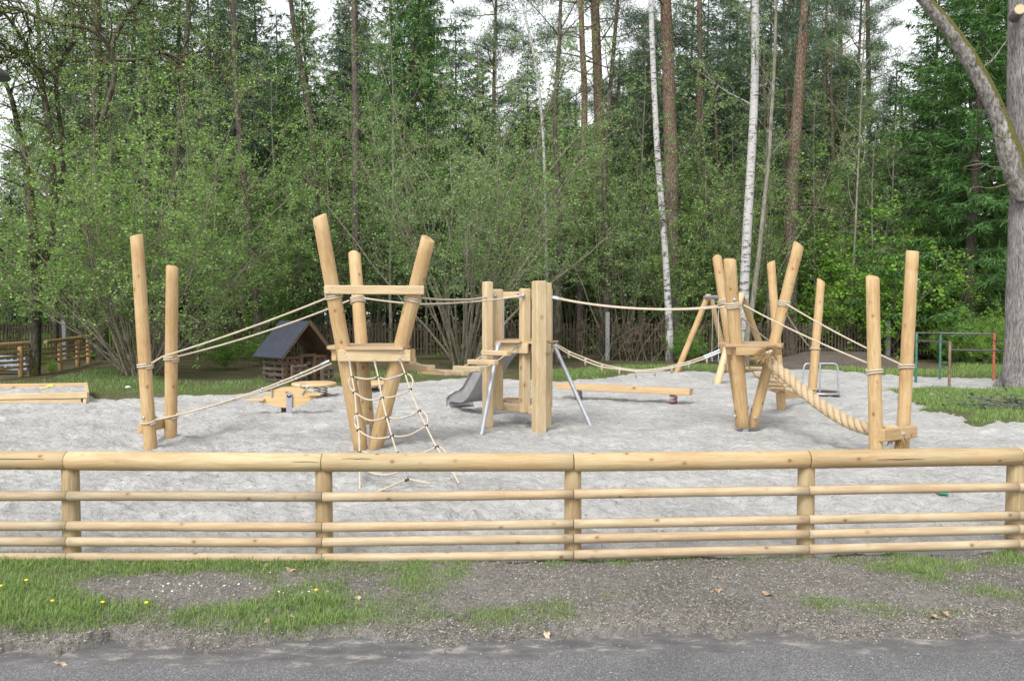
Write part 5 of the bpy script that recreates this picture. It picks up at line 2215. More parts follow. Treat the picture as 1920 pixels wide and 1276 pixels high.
xs = list(np.arange(-24, 24.1, 2.5))
for i, x in enumerate(xs[:-1]):
    ya = FPY + .12 * math.sin(i)
    yb = FPY + .12 * math.sin(i + 1)
    q = picket_bay(x, xs[i + 1], ya, yb).build('picket_panel', M['picket'], PF)
    MB().beam(Vector((x, ya + .09, -.1)), Vector((x, ya + .09, ztf + .04)), .1, .1, up=Vector((0, 1, 0))).build('post', M['old'], PF)
for (px, pt, lb) in ((121, 592, 'grey concrete post behind the older log fence'), (1139, 585, 'grey concrete post in front of the leaf litter behind the loop bridge'), (1384, 590, 'grey concrete post behind the platform of the right tower'), (1665, 600, 'grey concrete post between the two tall right posts')):
    x = (px - 960) / F * (FPY - .35)
    m = MB()
    m.beam(Vector((x, FPY - .35, -.1)), Vector((x, FPY - .35, D(px, pt, FPY - .35).z)), .15, .15, up=Vector((0, 1, 0)), ch=.015)
    o = m.build('concrete_post', M['concrete'], loc=(x, FPY - .35, 0))
    tag(o, lb, 'post', 'concrete posts along the picket fence')

# ------------------------------------------------------------------ lamp reaching in at the left edge
lp = D(-10, 140, 9.0)
LP = thing('street_lamp', 'dark lamp head reaching into the picture at the upper left edge', 'street lamp', (lp.x - 1.6, 9.0, 0))
m = MB()
for sgn in (1,):
    m.lathe((lp.x, lp.y, lp.z), [(.001, .085), (.05, .08), (.10, .055), (.14, .01), (.155, -.03), (.14, -.045), (.06, -.06), (.001, -.062)], 24)
m.build('lamp_shade', M['lamp'], LP)
MB().tube([Vector((lp.x - 1.6, 9.0, -.1)), Vector((lp.x - 1.6, 9.0, lp.z + .2)), Vector((lp.x - 1.4, 9.0, lp.z + .33)), Vector((lp.x, 9.0, lp.z + .08))], [.06, .045, .04, .03], 12).build('pole', M['darkmetal'], LP)

# ------------------------------------------------------------------ trees and bushes
def finish(name, label, cat, group, tubes, leaves, bark, leafm, parts=('trunk', 'crown'), shape='leaf', loc=(0, 0, 0)):
    root = thing(name, label, cat, loc, group)
    if tubes is not None and tubes.V:
        put(root, parts[0], tubes.mesh(parts[0]), M[bark])
    if leaves is not None and leaves.P:
        put(root, parts[1], leaves.mesh(parts[1], shape), M[leafm])
    return root


def hazel(seed, label, group, nst=26, Hh=6.5, tilt=(4, 42), low=.3, leafm='hazelleaf', bark='hazelbark', size=.075, step=.045, r0=.036, name='hazel_bush', br=13, sparse=1.0, droop=.05, blen=1.0):
    rng = np.random.default_rng(seed)
    T, Lf = Tubes(), Leaves()
    for i in range(nst):
        az = i * 2.399 + rng.uniform(-.3, .3)
        ti = math.radians(tilt[0] + (tilt[1] - tilt[0]) * ((i + .5) / nst) ** .9 + rng.uniform(-4, 4))
        d = np.array([math.cos(az) * math.sin(ti), math.sin(az) * math.sin(ti), math.cos(ti)])
        p0 = np.array([math.cos(az), math.sin(az), 0]) * rng.uniform(.08, .38)
        p0[2] = -.1
        L = Hh * rng.uniform(.55, 1.12) * (1 - .12 * ti)
        pts = path(rng, p0, d, L, 11, .075, (0, 0, -droop * math.sin(ti) * .5))
        r = r0 * rng.uniform(.55, 1.15)
        T.add(pts, np.linspace(r, .006, 11), 6)
        for b in range(br):
            t = low + (1 - low) * (b + rng.uniform(0, 1)) / br
            p, dd = at_t(pts, min(t, .99))
            bl = rng.uniform(.7, 1.9) * (1.15 - .6 * t) * (.9 if t > .9 else 1) * blen
            bp = path(rng, p, side_dir(rng, dd, math.radians(rng.uniform(35, 75)), .35), bl, 6, .12, (0, 0, -.05))
            T.add(bp, np.linspace(.011, .003, 6) * (1.1 - .5 * t), 3)
            Lf.on(rng, bp[2:], step * 1.3, size, .8, .045, sparse)
            for k in range(5):
                q, d2 = at_t(bp, rng.uniform(.2, 1))
                tp = path(rng, q, side_dir(rng, d2, math.radians(rng.uniform(30, 70)), .5), rng.uniform(.25, .65) * blen, 4, .15, (0, 0, -.1))
                T.add(tp, np.linspace(.005, .002, 4), 3)
                Lf.on(rng, tp, step, size, .9, .05, sparse)
    return finish(name, label, 'bush', group, T, Lf, bark, leafm, ('stems', 'crown'))


def spruce(seed, label, group, Hh=20, R=3.2, bare=1.0, leafm='needle', droop=.5, dens=1.0, visible=30.0, name='spruce_tree', dead=10):
    rng = np.random.default_rng(seed)
    T, Lf = Tubes(), Leaves()
    tr = path(rng, (0, 0, -.2), (0, 0, 1), Hh, 14, .012)
    r0 = Hh * .0115
    T.add(tr, np.linspace(r0, .02, 14), 10)
    # dead lower twigs
    for i in range(dead):
        z = rng.uniform(.8, max(bare + 1.5, 2))
        az = rng.uniform(0, 6.28)
        p, dd = at_t(tr, z / Hh)
        T.add(path(rng, p, (math.cos(az), math.sin(az), -.15), rng.uniform(.5, 1.6), 5, .1, (0, 0, -.1)), np.linspace(.014, .003, 5), 3)
    z = bare
    while z < Hh - .4:
        u = (z - bare) / (Hh - bare)
        L0 = R * (1 - u) ** .75 * (.75 + .25 * min(1, (z - bare) / 1.5 + .3)) + .25
        nb = int(rng.integers(5, 8))
        a0 = rng.uniform(0, 6.28)
        hi = z > visible
        for b in range(nb if not hi else 4):
            az = a0 + b * 6.283 / nb + rng.uniform(-.3, .3)
            L = L0 * rng.uniform(.55, 1.12)
            p, dd = at_t(tr, min(z / Hh, .99))
            el = rng.uniform(-.25, .1) + .5 * u
            bp = path(rng, p, (math.cos(az), math.sin(az), el), L, 7, .05, (0, 0, -.10 * droop))
            bp[:, 2] += .12 * L * np.linspace(0, 1, 7) ** 3
            T.add(bp, np.linspace(.022 * L / R + .006, .004, 7), 3)
            nt = int(L / .062 * dens) if not hi else int(L / .3)
            tt = rng.uniform(.12, 1, nt)
            x = tt * 6 - 1e-6
            ii = x.astype(int)
            f = (x - ii)[:, None]
            P = bp[ii] * (1 - f) + bp[ii + 1] * f
            bd = unit(bp[ii + 1] - bp[ii])
            sgn = np.where(rng.uniform(0, 1, nt) < .5, -1, 1)[:, None]
            sv = unit(np.cross(bd, np.array([0, 0, 1.0]))) * sgn
            A = unit(bd * .65 + sv * rng.uniform(.5, 1.1, nt)[:, None] + np.array([0, 0, -1.0]) * rng.uniform(.0, .9, nt)[:, None] * (.3 + droop))
            tl = (.20 + .42 * (1 - tt)) * rng.uniform(.6, 1.2, nt) * min(1.0, .45 + L / R)
            w = .052 * rng.uniform(.7, 1.3, nt) * (1 if not hi else 4)
            rr = np.clip(rng.normal(.5, .22, nt) + .25 * (tt - .6), 0, 1)
            Lf.add(P, A, rng.normal(0, .5, (nt, 3)) + np.array([0, 0, 1.0]), tl, w, rr)
            # side sprays and hanging combs
            if hi:
                continue
            for s in range(3):
                k = rng.uniform(.2, .95, nt)[:, None]
                Q = P + A * tl[:, None] * k
                A2 = unit(A * .6 + rng.normal(0, .5, (nt, 3)) + np.array([0, 0, -1.0]) * (droop * rng.uniform(.3, 1.6, nt))[:, None])
                Lf.add(Q, A2, rng.normal(0, 1, (nt, 3)), tl * rng.uniform(.3, .65, nt) + .07, w * .6, np.clip(rr + rng.normal(0, .12, nt), 0, 1))
        z += rng.uniform(.32, .55) * (1.0 if not hi else 1.5)
    return finish(name, label, 'tree', group, T, Lf, 'sprucebark', leafm, shape='strip')


def tuft(rng, Lf, c, n, L, spread=.25, w=.016):
    P = c + rng.normal(0, spread, (n, 3)) * np.array([1, 1, .55])
    A = rng.normal(0, 1, (n, 3)) + np.array([0, 0, .5])
    Lf.add(P, A, rng.normal(0, 1, (n, 3)), rng.uniform(.6, 1.2, n) * L, np.full(n, w) * rng.uniform(.7, 1.4, n), np.clip(rng.normal(.5, .25, n), 0, 1))


def pine_crown(rng, T, Lf, tr, z0, Hh, R, nb, tn=60, tl=.17, tw=.02, clump=.22):
    for b in range(nb):
        u = (b + rng.uniform(0, 1)) / nb
        z = z0 + (Hh - z0) * u
        p, dd = at_t(tr, min(z / Hh, .99))
        az = rng.uniform(0, 6.28)
        L = R * (1 - u * .65) * rng.uniform(.5, 1.1)
        bp = path(rng, p, (math.cos(az), math.sin(az), rng.uniform(-.1, .5)), L, 7, .14, (0, 0, .06))
        T.add(bp, np.linspace(.04, .010, 7), 4)
        for k in range(6):
            q, d2 = at_t(bp, rng.uniform(.35, 1))
            tp = path(rng, q, side_dir(rng, d2, math.radians(rng.uniform(20, 65)), .3), rng.uniform(.3, .9), 4, .15, (0, 0, .2))
            T.add(tp, np.linspace(.012, .005, 4), 3)
            for e in (tp[-1], tp[2]):
                tuft(rng, Lf, e, tn, tl, clump, tw)


def pine(seed, label, group, Hh=20, z0=9, R=2.8, nb=26, r0=.20, dead=14, tn=70, name='pine_tree', trunk=None, bend=.012):
    rng = np.random.default_rng(seed)
    T, Lf = Tubes(), Leaves()
    tr = path(rng, (0, 0, -.2), (0, 0, 1), Hh, 16, bend)
    T.add(tr, np.concatenate([[r0 * 1.25], np.linspace(r0, .05, 15)]), 12)
    for i in range(dead):
        z = rng.uniform(3.5, z0 + 1)
        az = rng.uniform(0, 6.28)
        p, dd = at_t(tr, z / Hh)
        bp = path(rng, p, (math.cos(az), math.sin(az), rng.uniform(-.1, .5)), rng.uniform(.6, 2.6), 7, .12, (0, 0, -.12))
        T.add(bp, np.linspace(.026, .004, 7), 4)
        for k in range(3):
            q, d2 = at_t(bp, rng.uniform(.3, .9))
            T.add(path(rng, q, side_dir(rng, d2, .8, .2), rng.uniform(.3, .8), 4, .15), np.linspace(.008, .002, 4), 3)
    pine_crown(rng, T, Lf, tr, z0, Hh, R, nb, tn)
    return finish(name, label, 'tree', group, T, Lf, 'pinebark', 'pineneedle', shape='strip')


def grow(rng, T, Lf, p, d, L, r, lv, P):
    c = P[lv]
    n = c.get('n', 7)
    pts = path(rng, p, d, L, n, c.get('wob', .12), c.get('trop', (0, 0, 0)))
    T.add(pts, np.linspace(r, r * c.get('taper', .4), n), c.get('k', 5))
    if c.get('leaf'):
        Lf.on(rng, pts[1:], c['leaf'], c.get('size', .06), .7, c.get('jit', .04), c.get('dens', 1), tone=c.get('tone', 0))
    if lv + 1 < len(P):
        for i in range(c['kids']):
            t = c.get('from', .25) + (1 - c.get('from', .25)) * (i + rng.uniform(0, 1)) / c['kids']
            q, dd = at_t(pts, min(t, .995))
            l2 = L * P[lv + 1].get('len', .5) * rng.uniform(.6, 1.2) * (1.2 - .5 * t)
            grow(rng, T, Lf, q, side_dir(rng, dd, math.radians(rng.uniform(*c.get('ang', (30, 65)))), c.get('flat', .2)), l2, min(r * (1 - t * .5) * c.get('rr', .5), r * .8), lv + 1, P)


def young_tree(seed, label, group, Hh=12, r0=.07, leafm='youngleaf', bark='greybark', kids=20, dens=1.0, size=.055, low=.25, name='young_tree', lean=0.0, blen=.26):
    rng = np.random.default_rng(seed)
    T, Lf = Tubes(), Leaves()
    a = rng.uniform(0, 6.28)
    P = [dict(n=12, wob=.03, taper=.15, k=7, kids=kids, ang=(35, 75), rr=.4, **{'from': low}),
         dict(len=blen, n=7, wob=.12, trop=(0, 0, .03), kids=7, ang=(25, 60), rr=.5, k=4, taper=.3),
         dict(len=.42, n=5, wob=.15, kids=3, ang=(30, 60), rr=.6, k=3, leaf=.09, size=size, dens=dens),
         dict(len=.5, n=4, wob=.15, k=3, leaf=.06, size=size, dens=dens)]
    grow(rng, T, Lf, (0, 0, -.2), (lean * math.cos(a), lean * math.sin(a), 1), Hh, r0, 0, P)
    return finish(name, label, 'tree', group, T, Lf, bark, leafm)


def at(px, Y, z=0.0):
    return ((px - 960) / F * Y * 1.0, Y, z)


rr = random.Random(3)

# --- the big hazel on the left and the one behind the middle tower
hb = hazel(101, 'huge many stemmed hazel bush spreading behind the two left posts', None, 42, 8.4, (2, 48), .30, size=.067, step=.045, br=18, droop=.10, blen=1.1)
hb.location = at(262, 21.6)
hm = hazel(102, 'tall many stemmed hazel bush with bare pale stems behind the slide', None, 32, 10.2, (3, 38), .32, size=.066, step=.050, br=19, r0=.05, droop=.06, blen=1.15, leafm='youngleaf')
hm.location = at(868, 25.0)

# --- hazel and elder bushes along the wood edge
g = 'leafy bushes along the wood edge'
hz1 = hazel(103, 'airy bush with young leaves standing behind the picket fence', g, 20, 7.6, (3, 36), .30, size=.085, step=.055, br=13, blen=1.1)
hz2 = hazel(104, 'airy bush with young leaves standing behind the picket fence', g, 18, 9.6, (2, 24), .30, leafm='youngleaf', size=.08, step=.055, br=14, blen=1.1)
br1 = hazel(105, 'bright green dense shrub below the pines behind the rear posts', None, 26, 5.4, (4, 52), .12, leafm='brightleaf', size=.10, step=.045, br=15, name='bright_shrub', blen=1.0)
hz1.location = at(475, 29.9)
hz2.location = at(1165, 30.4)
br1.location = at(1635, 30.2)
br1.scale = (1.12, 1.12, 1.12)
ed = {60: 'bush behind the pickets beyond the older log fence', 1290: None}
for i, (px, Y_, sc, pr) in enumerate([(-190, 25, 1.0, 1), (-330, 22, 1.1, 1), (20, 31, .75, 1), (140, 33, 1.15, 2), (390, 34, 1.25, 2), (590, 31.5, 1.1, 1), (690, 33, 1.2, 2), (760, 36, 1.3, 1), (985, 31.5, 1.05, 2),
                                       (1060, 35, 1.25, 1), (1115, 38, 1.35, 2), (1210, 34, 1.1, 1), (1275, 31, .95, 1), (1340, 35, 1.2, 2), (1430, 33, 1.05, 1), (1490, 37, 1.3, 2), (1390, 30.6, .85, 2), (1545, 34, 1.0, 1),
                                       (1960, 30, 1.0, 1), (2120, 28, 1.0, 2)]):
    instance(hz1 if pr == 1 else hz2, at(px, Y_), rr.uniform(0, 6.3), sc * rr.uniform(.92, 1.08), 'airy bush with young leaves standing behind the picket fence' if Y_ > 29 else 'airy bush with young leaves at the side of the sand', g if Y_ > 29 else 'bushes beside the sand')
for (px, Y_, sc, lb) in [(1735, 30.4, .85, 'bright green dense shrub directly behind the climbing bars'), (1520, 33.5, .9, 'bright green shrub behind the slim rear posts'), (1330, 33, .8, 'bright green shrub right of the first birch'), (420, 24.6, .22, 'low bright green shrub between the left posts and playhouse'), (490, 26.2, .22, 'low bright green shrub left of the playhouse'),
                         (1790, 27.5, .30, 'low green shrub behind the orange bar post'), (1860, 26, .36, 'low green shrub left of the big grey trunk'), (1285, 28, .25, 'small green shrub at the foot of the first birch'), (95, 22.4, .07, 'small leafy sprouts at the foot of the dark left tree'), (520, 30.5, .5, 'green shrub behind the pickets at the playhouse')]:
    instance(br1, at(px, Y_), rr.uniform(0, 6.3), sc, lb, None)

# --- dark oak with crooked mossy limbs on the left
rng = np.random.default_rng(201)
T, Lf = Tubes(), Leaves()
OX, OY = at(62, 22.3)[:2]


def limb(T, pts, radii, k=8, n=5):
    q = np.array([tuple(v) for v in spline([Vector(p) for p in pts], n)])
    r = np.interp(np.linspace(0, 1, len(q)), np.linspace(0, 1, len(radii)), radii)
    T.add(q, r, k)
    return q


twigP = [dict(len=1, n=7, wob=.2, kids=6, ang=(30, 75), rr=.5, k=4, taper=.3, leaf=.16, size=.05, dens=.9),
         dict(len=.5, n=5, wob=.22, kids=4, ang=(30, 70), rr=.5, k=3, leaf=.085, size=.055, dens=1),
         dict(len=.5, n=4, wob=.2, k=3, leaf=.05, size=.055, dens=1)]
LIMBS = [
    ([(62, 712), (66, 640), (68, 540), (62, 430), (50, 320), (36, 250), (20, 180), (-6, 120)], 22.3, [.26, .20, .17, .13, .10, .07]),
    ([(67, 560), (95, 430), (100, 320), (85, 190), (60, 110), (20, 40), (-20, 0)], 22.2, [.15, .13, .11, .09, .07, .05]),
    ([(95, 420), (120, 300), (105, 150), (140, 60), (120, -40)], 22.6, [.11, .09, .08, .07, .05]),
    ([(190, 230), (215, 130), (180, 60), (90, 40), (40, 20), (-30, 10)], 21.5, [.10, .09, .09, .08, .06, .05]),
    ([(100, 250), (60, 110), (30, 108), (-20, 106)], 22.0, [.07, .06, .05, .04]),
    ([(190, 700), (195, 480), (178, 300), (183, 120), (178, -60)], 29.0, [.30, .27, .25, .23, .20]),
    ([(185, 150), (230, 40), (262, 0), (290, -50)], 28.6, [.13, .11, .10, .08]),
    ([(180, 140), (210, 115), (260, 112), (310, 100), (365, 125), (420, 128)], 25.5, [.10, .08, .07, .07, .06, .05]),
]
for k, (pp_, Y_, rad) in enumerate(LIMBS):
    q = limb(T, [D(x, y, Y_ + .25 * math.sin(i * 1.7)) - Vector((OX, OY, 0)) for i, (x, y) in enumerate(pp_)], [w_ * .72 for w_ in rad])
    for i in range(30 if k != 5 else 9):
        t = rng.uniform(.3, 1)
        p, dd = at_t(q, t)
        grow(rng, T, Lf, p, side_dir(rng, dd, math.radians(rng.uniform(35, 80)), .1), rng.uniform(.8, 2.6), .026, 0, twigP)
finish('oak_tree', 'dark crooked oak with mossy limbs behind the sandbox at the left', 'tree', None, T, Lf, 'darkbark', 'youngleaf', loc=(OX, OY, 0))

# --- the big grey trunk on the right with its mossy limb
BX, BY = at(1938, 17.6)[:2]
T1, T2, T3 = Tubes(), Tubes(), Leaves()
big = [(1938, 742, 150), (1936, 715, 128), (1934, 690, 112), (1932, 640, 96), (1930, 560, 86), (1931, 450, 80), (1934, 330, 80), (1928, 240, 76), (1925, 120, 72), (1927, 0, 70), (1928, -160, 64), (1930, -330, 50)]
q = spline([D(x, y, 17.6) - Vector((BX, BY, 0)) for x, y, w in big], 6)
r = np.interp(np.linspace(0, 1, len(q)), np.linspace(0, 1, len(big)), [w / 2 * 17.6 / F * .88 for x, y, w in big])
ring = 40
V, Fq = [], []
for i, p in enumerate(q):
    fl_ = max(0, 1 - i / 11)
    for k in range(ring):
        a = 2 * math.pi * k / ring
        rad_ = r[i] * (1 + fl_ * .22 * math.cos(a * 5 + 1) + .05 * mnoise.noise(Vector((math.cos(a) * 2, math.sin(a) * 2, p.z * .8))) + .022 * mnoise.noise(Vector((math.cos(a) * 9, math.sin(a) * 9, p.z * 1.6))))
        V.append((p.x + rad_ * math.cos(a), p.y + rad_ * math.sin(a), p.z - .04))
for i in range(len(q) - 1):
    for k in range(ring):
        Fq.append((i * ring + k, i * ring + (k + 1) % ring, (i + 1) * ring + (k + 1) % ring, (i + 1) * ring + k))
big_root = thing('large_tree', 'massive grey furrowed tree trunk with a leaning mossy limb at the right edge', 'tree', (BX, BY, 0))
put(big_root, 'trunk', np_mesh('trunk', np.array(V), np.array(Fq), None, True), M['oakbark'])
lm = [(1922, 372, 40), (1908, 330, 46), (1893, 285, 46), (1878, 235, 44), (1858, 185, 42), (1832, 135, 40), (1803, 88, 38), (1772, 45, 34), (1740, 8, 30), (1700, -40, 28), (1640, -110, 24)]
ptsL = [D(x, y, 17.35 - .03 * i) - Vector((BX, BY, 0)) for i, (x, y, w) in enumerate(lm)]
qq = limb(T2, ptsL, [w / 2 * 17.3 / F * (.72 + .2 * (i < 3)) for i, (x, y, w) in enumerate(lm)], 16)
put(big_root, 'limb', T2.mesh('limb'), M['mossbark'])
rng = np.random.default_rng(77)
for (x, y, dx, dz, L) in ((1895, 335, -1, .25, 1.1), (1890, 345, -1, -.25, 1.0), (1845, 125, .9, .6, .8), (1880, 200, -.9, -.4, .9), (1885, 265, -1, .3, .5)):
    p = D(x, y, 17.1) - Vector((BX, BY, 0))
    T3_, L3_ = Tubes(), Leaves()
    grow(rng, T3_, L3_, tuple(p), (dx, -.3, dz), L, .022, 0, [dict(n=7, wob=.25, kids=4, ang=(30, 70), rr=.5, k=4, taper=.3), dict(len=.5, n=5, wob=.25, kids=2, ang=(30, 70), rr=.5, k=3), dict(len=.5, n=4, wob=.2, k=3)])
    put(big_root, 'dead_branch', T3_.mesh('dead_branch'), M['mossbark'])
m = MB()
c = D(1910, 21, 17.05)
n_ = Vector((-.35, -1, .05)).normalized()
m.tube([c - n_ * .35, c + n_ * .10], .115, 20, cham=.006)
m.build('cut_stub', M['oakbark'], big_root)
m = MB()
m.tube([c + n_ * .1005, c + n_ * .104], .098, 20)
m.build('cut_face', M['timber'], big_root)
# brushwood lying in the grass at its foot
rng = np.random.default_rng(78)
T, Lf = Tubes(), Leaves()
for i in range(70):
    a = rng.uniform(-.5, .5) + (0 if rng.uniform() < .5 else math.pi)
    p0 = np.array([rng.normal(0, .5), rng.normal(0, .18), rng.uniform(.03, .16)])
    pt = path(rng, p0, (math.cos(a), math.sin(a) * .6, rng.uniform(-.1, .18)), rng.uniform(.3, .9), 5, .15, (0, 0, -.1))
    pt[:, 2] = np.maximum(pt[:, 2], .02)
    T.add(pt, np.linspace(.009, .003, 5), 4)
    Lf.on(rng, pt, .05, .06, .5, .03)
bw = G(1915, 770)
finish('brushwood_heap', 'small heap of cut green brushwood lying on the right grass', 'brushwood', None, T, Lf, 'greybark', 'needledark', ('twigs', 'needles'), loc=(bw.x, bw.y, .05))


# --- birches, pines and other trunks placed one by one
def px_tree(name, label, pts, Y, bark, leafm, seed, crown=None, group=None, branches=0, zstart=2.5, low_leaf=True, k=12, pine_z=None):
    """trunk through pixel points (x, y, width); extended upward"""
    rng = np.random.default_rng(seed)
    T, Lf = Tubes(), Leaves()
    if bark == 'birchbark':
        pts = [(x, y, w * .88) for x, y, w in pts]
    if bark != 'birchbark' and crown != 'pine':
        pts = [(x, y, w * .74) for x, y, w in pts]
    (xb, yb, wb) = pts[0]
    base = D(xb, yb, Y)
    base.z = 0
    W3 = [Vector((base.x, base.y, -.15))] + [D(x, y, Y) for x, y, w in pts]
    rad = [wb / 2 * Y / F * 1.15] + [w / 2 * Y / F for x, y, w in pts]
    d = (W3[-1] - W3[-3]).normalized()
    top = W3[-1]
    W3 += [top + d * 2.5, top + d * 5.5]
    rad += [rad[-1] * .8, rad[-1] * .25]
    q = limb(T, [p - base for p in W3], rad, k, 4)
    q = np.array([tuple(p) for p in q])
    for i in range(branches):
        z = rng.uniform(zstart, q[-1][2])
        t = np.interp(z, q[:, 2], np.linspace(0, 1, len(q)))
        p, dd = at_t(q, min(t, .99))
        if crown == 'pine':
            az = rng.uniform(0, 6.28)
            bp = path(rng, p, (math.cos(az), math.sin(az), rng.uniform(0, .6)), rng.uniform(.8, 3.2), 7, .13, (0, 0, -.14))
            T.add(bp, np.linspace(.03, .005, 7), 4)
            for _ in range(4):
                a_, d2 = at_t(bp, rng.uniform(.3, .95))
                T.add(path(rng, a_, side_dir(rng, d2, .8, .2), rng.uniform(.3, .9), 4, .15), np.linspace(.010, .002, 4), 3)
        else:
            grow(rng, T, Lf, p, side_dir(rng, dd, math.radians(rng.uniform(30, 60)), .1), rng.uniform(1.2, 3.0), .022, 0,
                 [dict(n=8, wob=.1, kids=8, ang=(25, 60), rr=.5, k=4, taper=.3, trop=(0, 0, -.05)),
                  dict(len=.4, n=5, wob=.15, kids=4, ang=(25, 60), rr=.5, k=3, leaf=.09, size=.055, trop=(0, 0, -.4)),
                  dict(len=.55, n=5, wob=.12, k=3, leaf=.06, size=.055, trop=(0, 0, -.8))])
    if crown == 'pine':
        z0 = pine_z or 11.5
        Hq = q[-1][2]
        n = 20
        zz = np.linspace(0, Hq, n)
        tr = np.stack([np.interp(zz, q[:, 2], q[:, 0]), np.interp(zz, q[:, 2], q[:, 1]), zz], 1)
        pine_crown(rng, T, Lf, tr, z0, Hq, 3.0, 22, 60)
    return finish(name, label, 'tree', group, T, Lf, bark, leafm, shape='strip' if crown == 'pine' else 'leaf', loc=tuple(base))


px_tree('birch_tree', 'slim white birch left of the thick pine behind the loop bridge', [(1256, 645, 17), (1252, 560, 15), (1247, 470, 13.5), (1240, 380, 13), (1233, 290, 12.5), (1228, 200, 12), (1224, 110, 11.5), (1221, 20, 11), (1219, -80, 10)], 28.0, 'birchbark', 'hazelleaf', 301, None, None, 9, 8.0)
px_tree('birch_tree', 'brightest thick white birch trunk rising behind the right tower logs', [(1391, 655, 22), (1395, 560, 21), (1399, 470, 20), (1404, 380, 19), (1409, 290, 18), (1414, 190, 17), (1416, 90, 16.5), (1416, 10, 15), (1417, -90, 14)], 27.0, 'birchbark', 'hazelleaf', 302, None, None, 9, 8.5)
px_tree('birch_tree', 'faint thin birch trunk among the leaves above the middle tower', [(1028, 660, 8), (1026, 560, 7.5), (1024, 460, 7), (1022, 360, 6.5), (1018, 250, 6), (1006, 130, 5.5), (985, 30, 5), (970, -40, 4)], 31.5, 'birchbark', 'hazelleaf', 303, None, None, 8, 8.0)
px_tree('pine_tree', 'thickest pine trunk with orange grey bark right of the slim birch', [(1262, 650, 30), (1261, 540, 28), (1259, 420, 27), (1258, 300, 26), (1255, 200, 24), (1252, 100, 22), (1248, 0, 21), (1246, -100, 19)], 31.5, 'pinebark', 'pineneedle', 311, 'pine', None, 5, 10)
px_tree('pine_tree', 'slightly curved grey orange pine trunk right of the brightest birch', [(1482, 655, 27), (1482, 560, 25), (1483, 460, 24), (1485, 360, 23), (1489, 280, 23), (1496, 200, 21), (1502, 110, 19), (1509, 20, 17), (1514, -80, 15)], 31.0, 'pinebark', 'pineneedle', 312, 'pine', None, 16, 5)
px_tree('pine_tree', 'orange pine trunk with many dead branches above the middle tower', [(1128, 660, 20), (1127, 540, 19), (1125, 400, 18.5), (1124, 280, 18), (1122, 190, 18), (1119, 100, 17), (1115, 0, 16), (1112, -100, 15)], 34.0, 'pinebark', 'pineneedle', 313, 'pine', None, 16, 7)
px_tree('pine_tree', 'thin straight pine trunk just left of the orange pine', [(1088, 660, 14), (1088, 540, 13.5), (1090, 420, 13), (1094, 300, 12), (1096, 180, 11.5), (1092, 90, 10.5), (1089, 0, 10), (1087, -90, 9)], 33.0, 'pinebark', 'pineneedle', 314, 'pine', None, 10, 8)
px_tree('pine_tree', 'thin reddish pine trunk between the thick pine and brightest birch', [(1300, 640, 12), (1302, 520, 11.5), (1305, 400, 11), (1309, 280, 10.5), (1312, 160, 10), (1312, 60, 9.5), (1311, -60, 9)], 38.0, 'pinebark', 'pineneedle', 315, 'pine', None, 10, 6)
px_tree('pine_tree', 'far thin red pine trunk seen through the gap over the bright shrub', [(1636, 640, 11), (1634, 500, 10.5), (1632, 350, 10), (1629, 220, 9), (1628, 100, 8), (1627, 0, 7)], 46.0, 'pinebark', 'pineneedle', 316, 'pine', None, 12, 8, pine_z=10.0)
px_tree('pine_tree', 'far thin pine trunk left of the gap over the bright shrub', [(1585, 640, 12), (1584, 500, 11), (1583, 350, 10), (1578, 220, 9), (1576, 100, 8), (1575, 0, 7)], 43.0, 'pinebark', 'pineneedle', 317, 'pine', None, 12, 7, pine_z=9.5)
px_tree('grey_tree', 'slender smooth grey trunk forking beside the brightest birch', [(1400, 640, 15), (1412, 560, 14), (1424, 470, 12), (1432, 390, 11), (1441, 300, 10), (1446, 220, 9), (1452, 120, 8), (1455, 20, 7)], 26.5, 'greybark', 'youngleaf', 321, None, None, 12, 4.5)
px_tree('grey_tree', 'dark mossy trunk behind the ropes right of the middle tower', [(1136, 655, 22), (1138, 560, 20), (1143, 480, 19), (1137, 420, 17), (1133, 330, 14), (1140, 220, 12), (1150, 100, 10), (1160, -20, 9)], 29.8, 'darkbark', 'youngleaf', 322, None, None, 12, 5)
px_tree('grey_tree', 'dark trunk directly right of the middle tower', [(1042, 680, 24), (1044, 600, 22), (1046, 520, 20), (1050, 430, 17), (1046, 330, 14), (1040, 220, 12), (1048, 100, 10), (1052, -20, 8)], 27.2, 'darkbark', 'youngleaf', 323, None, None, 12, 5)
px_tree('spruce_trunk_tree', 'dark straight spruce trunk behind the playhouse', [(490, 690, 24), (484, 600, 22), (476, 500, 20), (466, 420, 19), (456, 330, 17), (447, 220, 15), (440, 100, 13), (436, -20, 11)], 28.5, 'sprucebark', 'youngleaf', 324, None, None, 14, 5)
px_tree('grey_tree', 'dark leaning trunk between the spruces above the left tower', [(600, 660, 22), (600, 500, 20), (592, 360, 19), (588, 280, 18), (578, 200, 16), (562, 110, 14), (550, 40, 12), (540, -40, 10)], 31.0, 'darkbark', 'youngleaf', 325, None, None, 14, 5)
px_tree('grey_tree', 'grey trunk with crooked twigs behind the rear log of the left tower', [(668, 660, 22), (668, 520, 20), (667, 400, 19), (667, 280, 18), (666, 160, 16), (664, 60, 14), (664, -40, 12)], 30.5, 'sprucebark', 'youngleaf', 326, None, None, 18, 4.5)
px_tree('grey_tree', 'dark trunk rising straight behind the big hazel', [(300, 690, 20), (306, 560, 18), (318, 430, 17), (330, 300, 16), (345, 150, 14), (352, 40, 12), (356, -40, 11)], 30.0, 'sprucebark', 'youngleaf', 327, None, None, 16, 5)
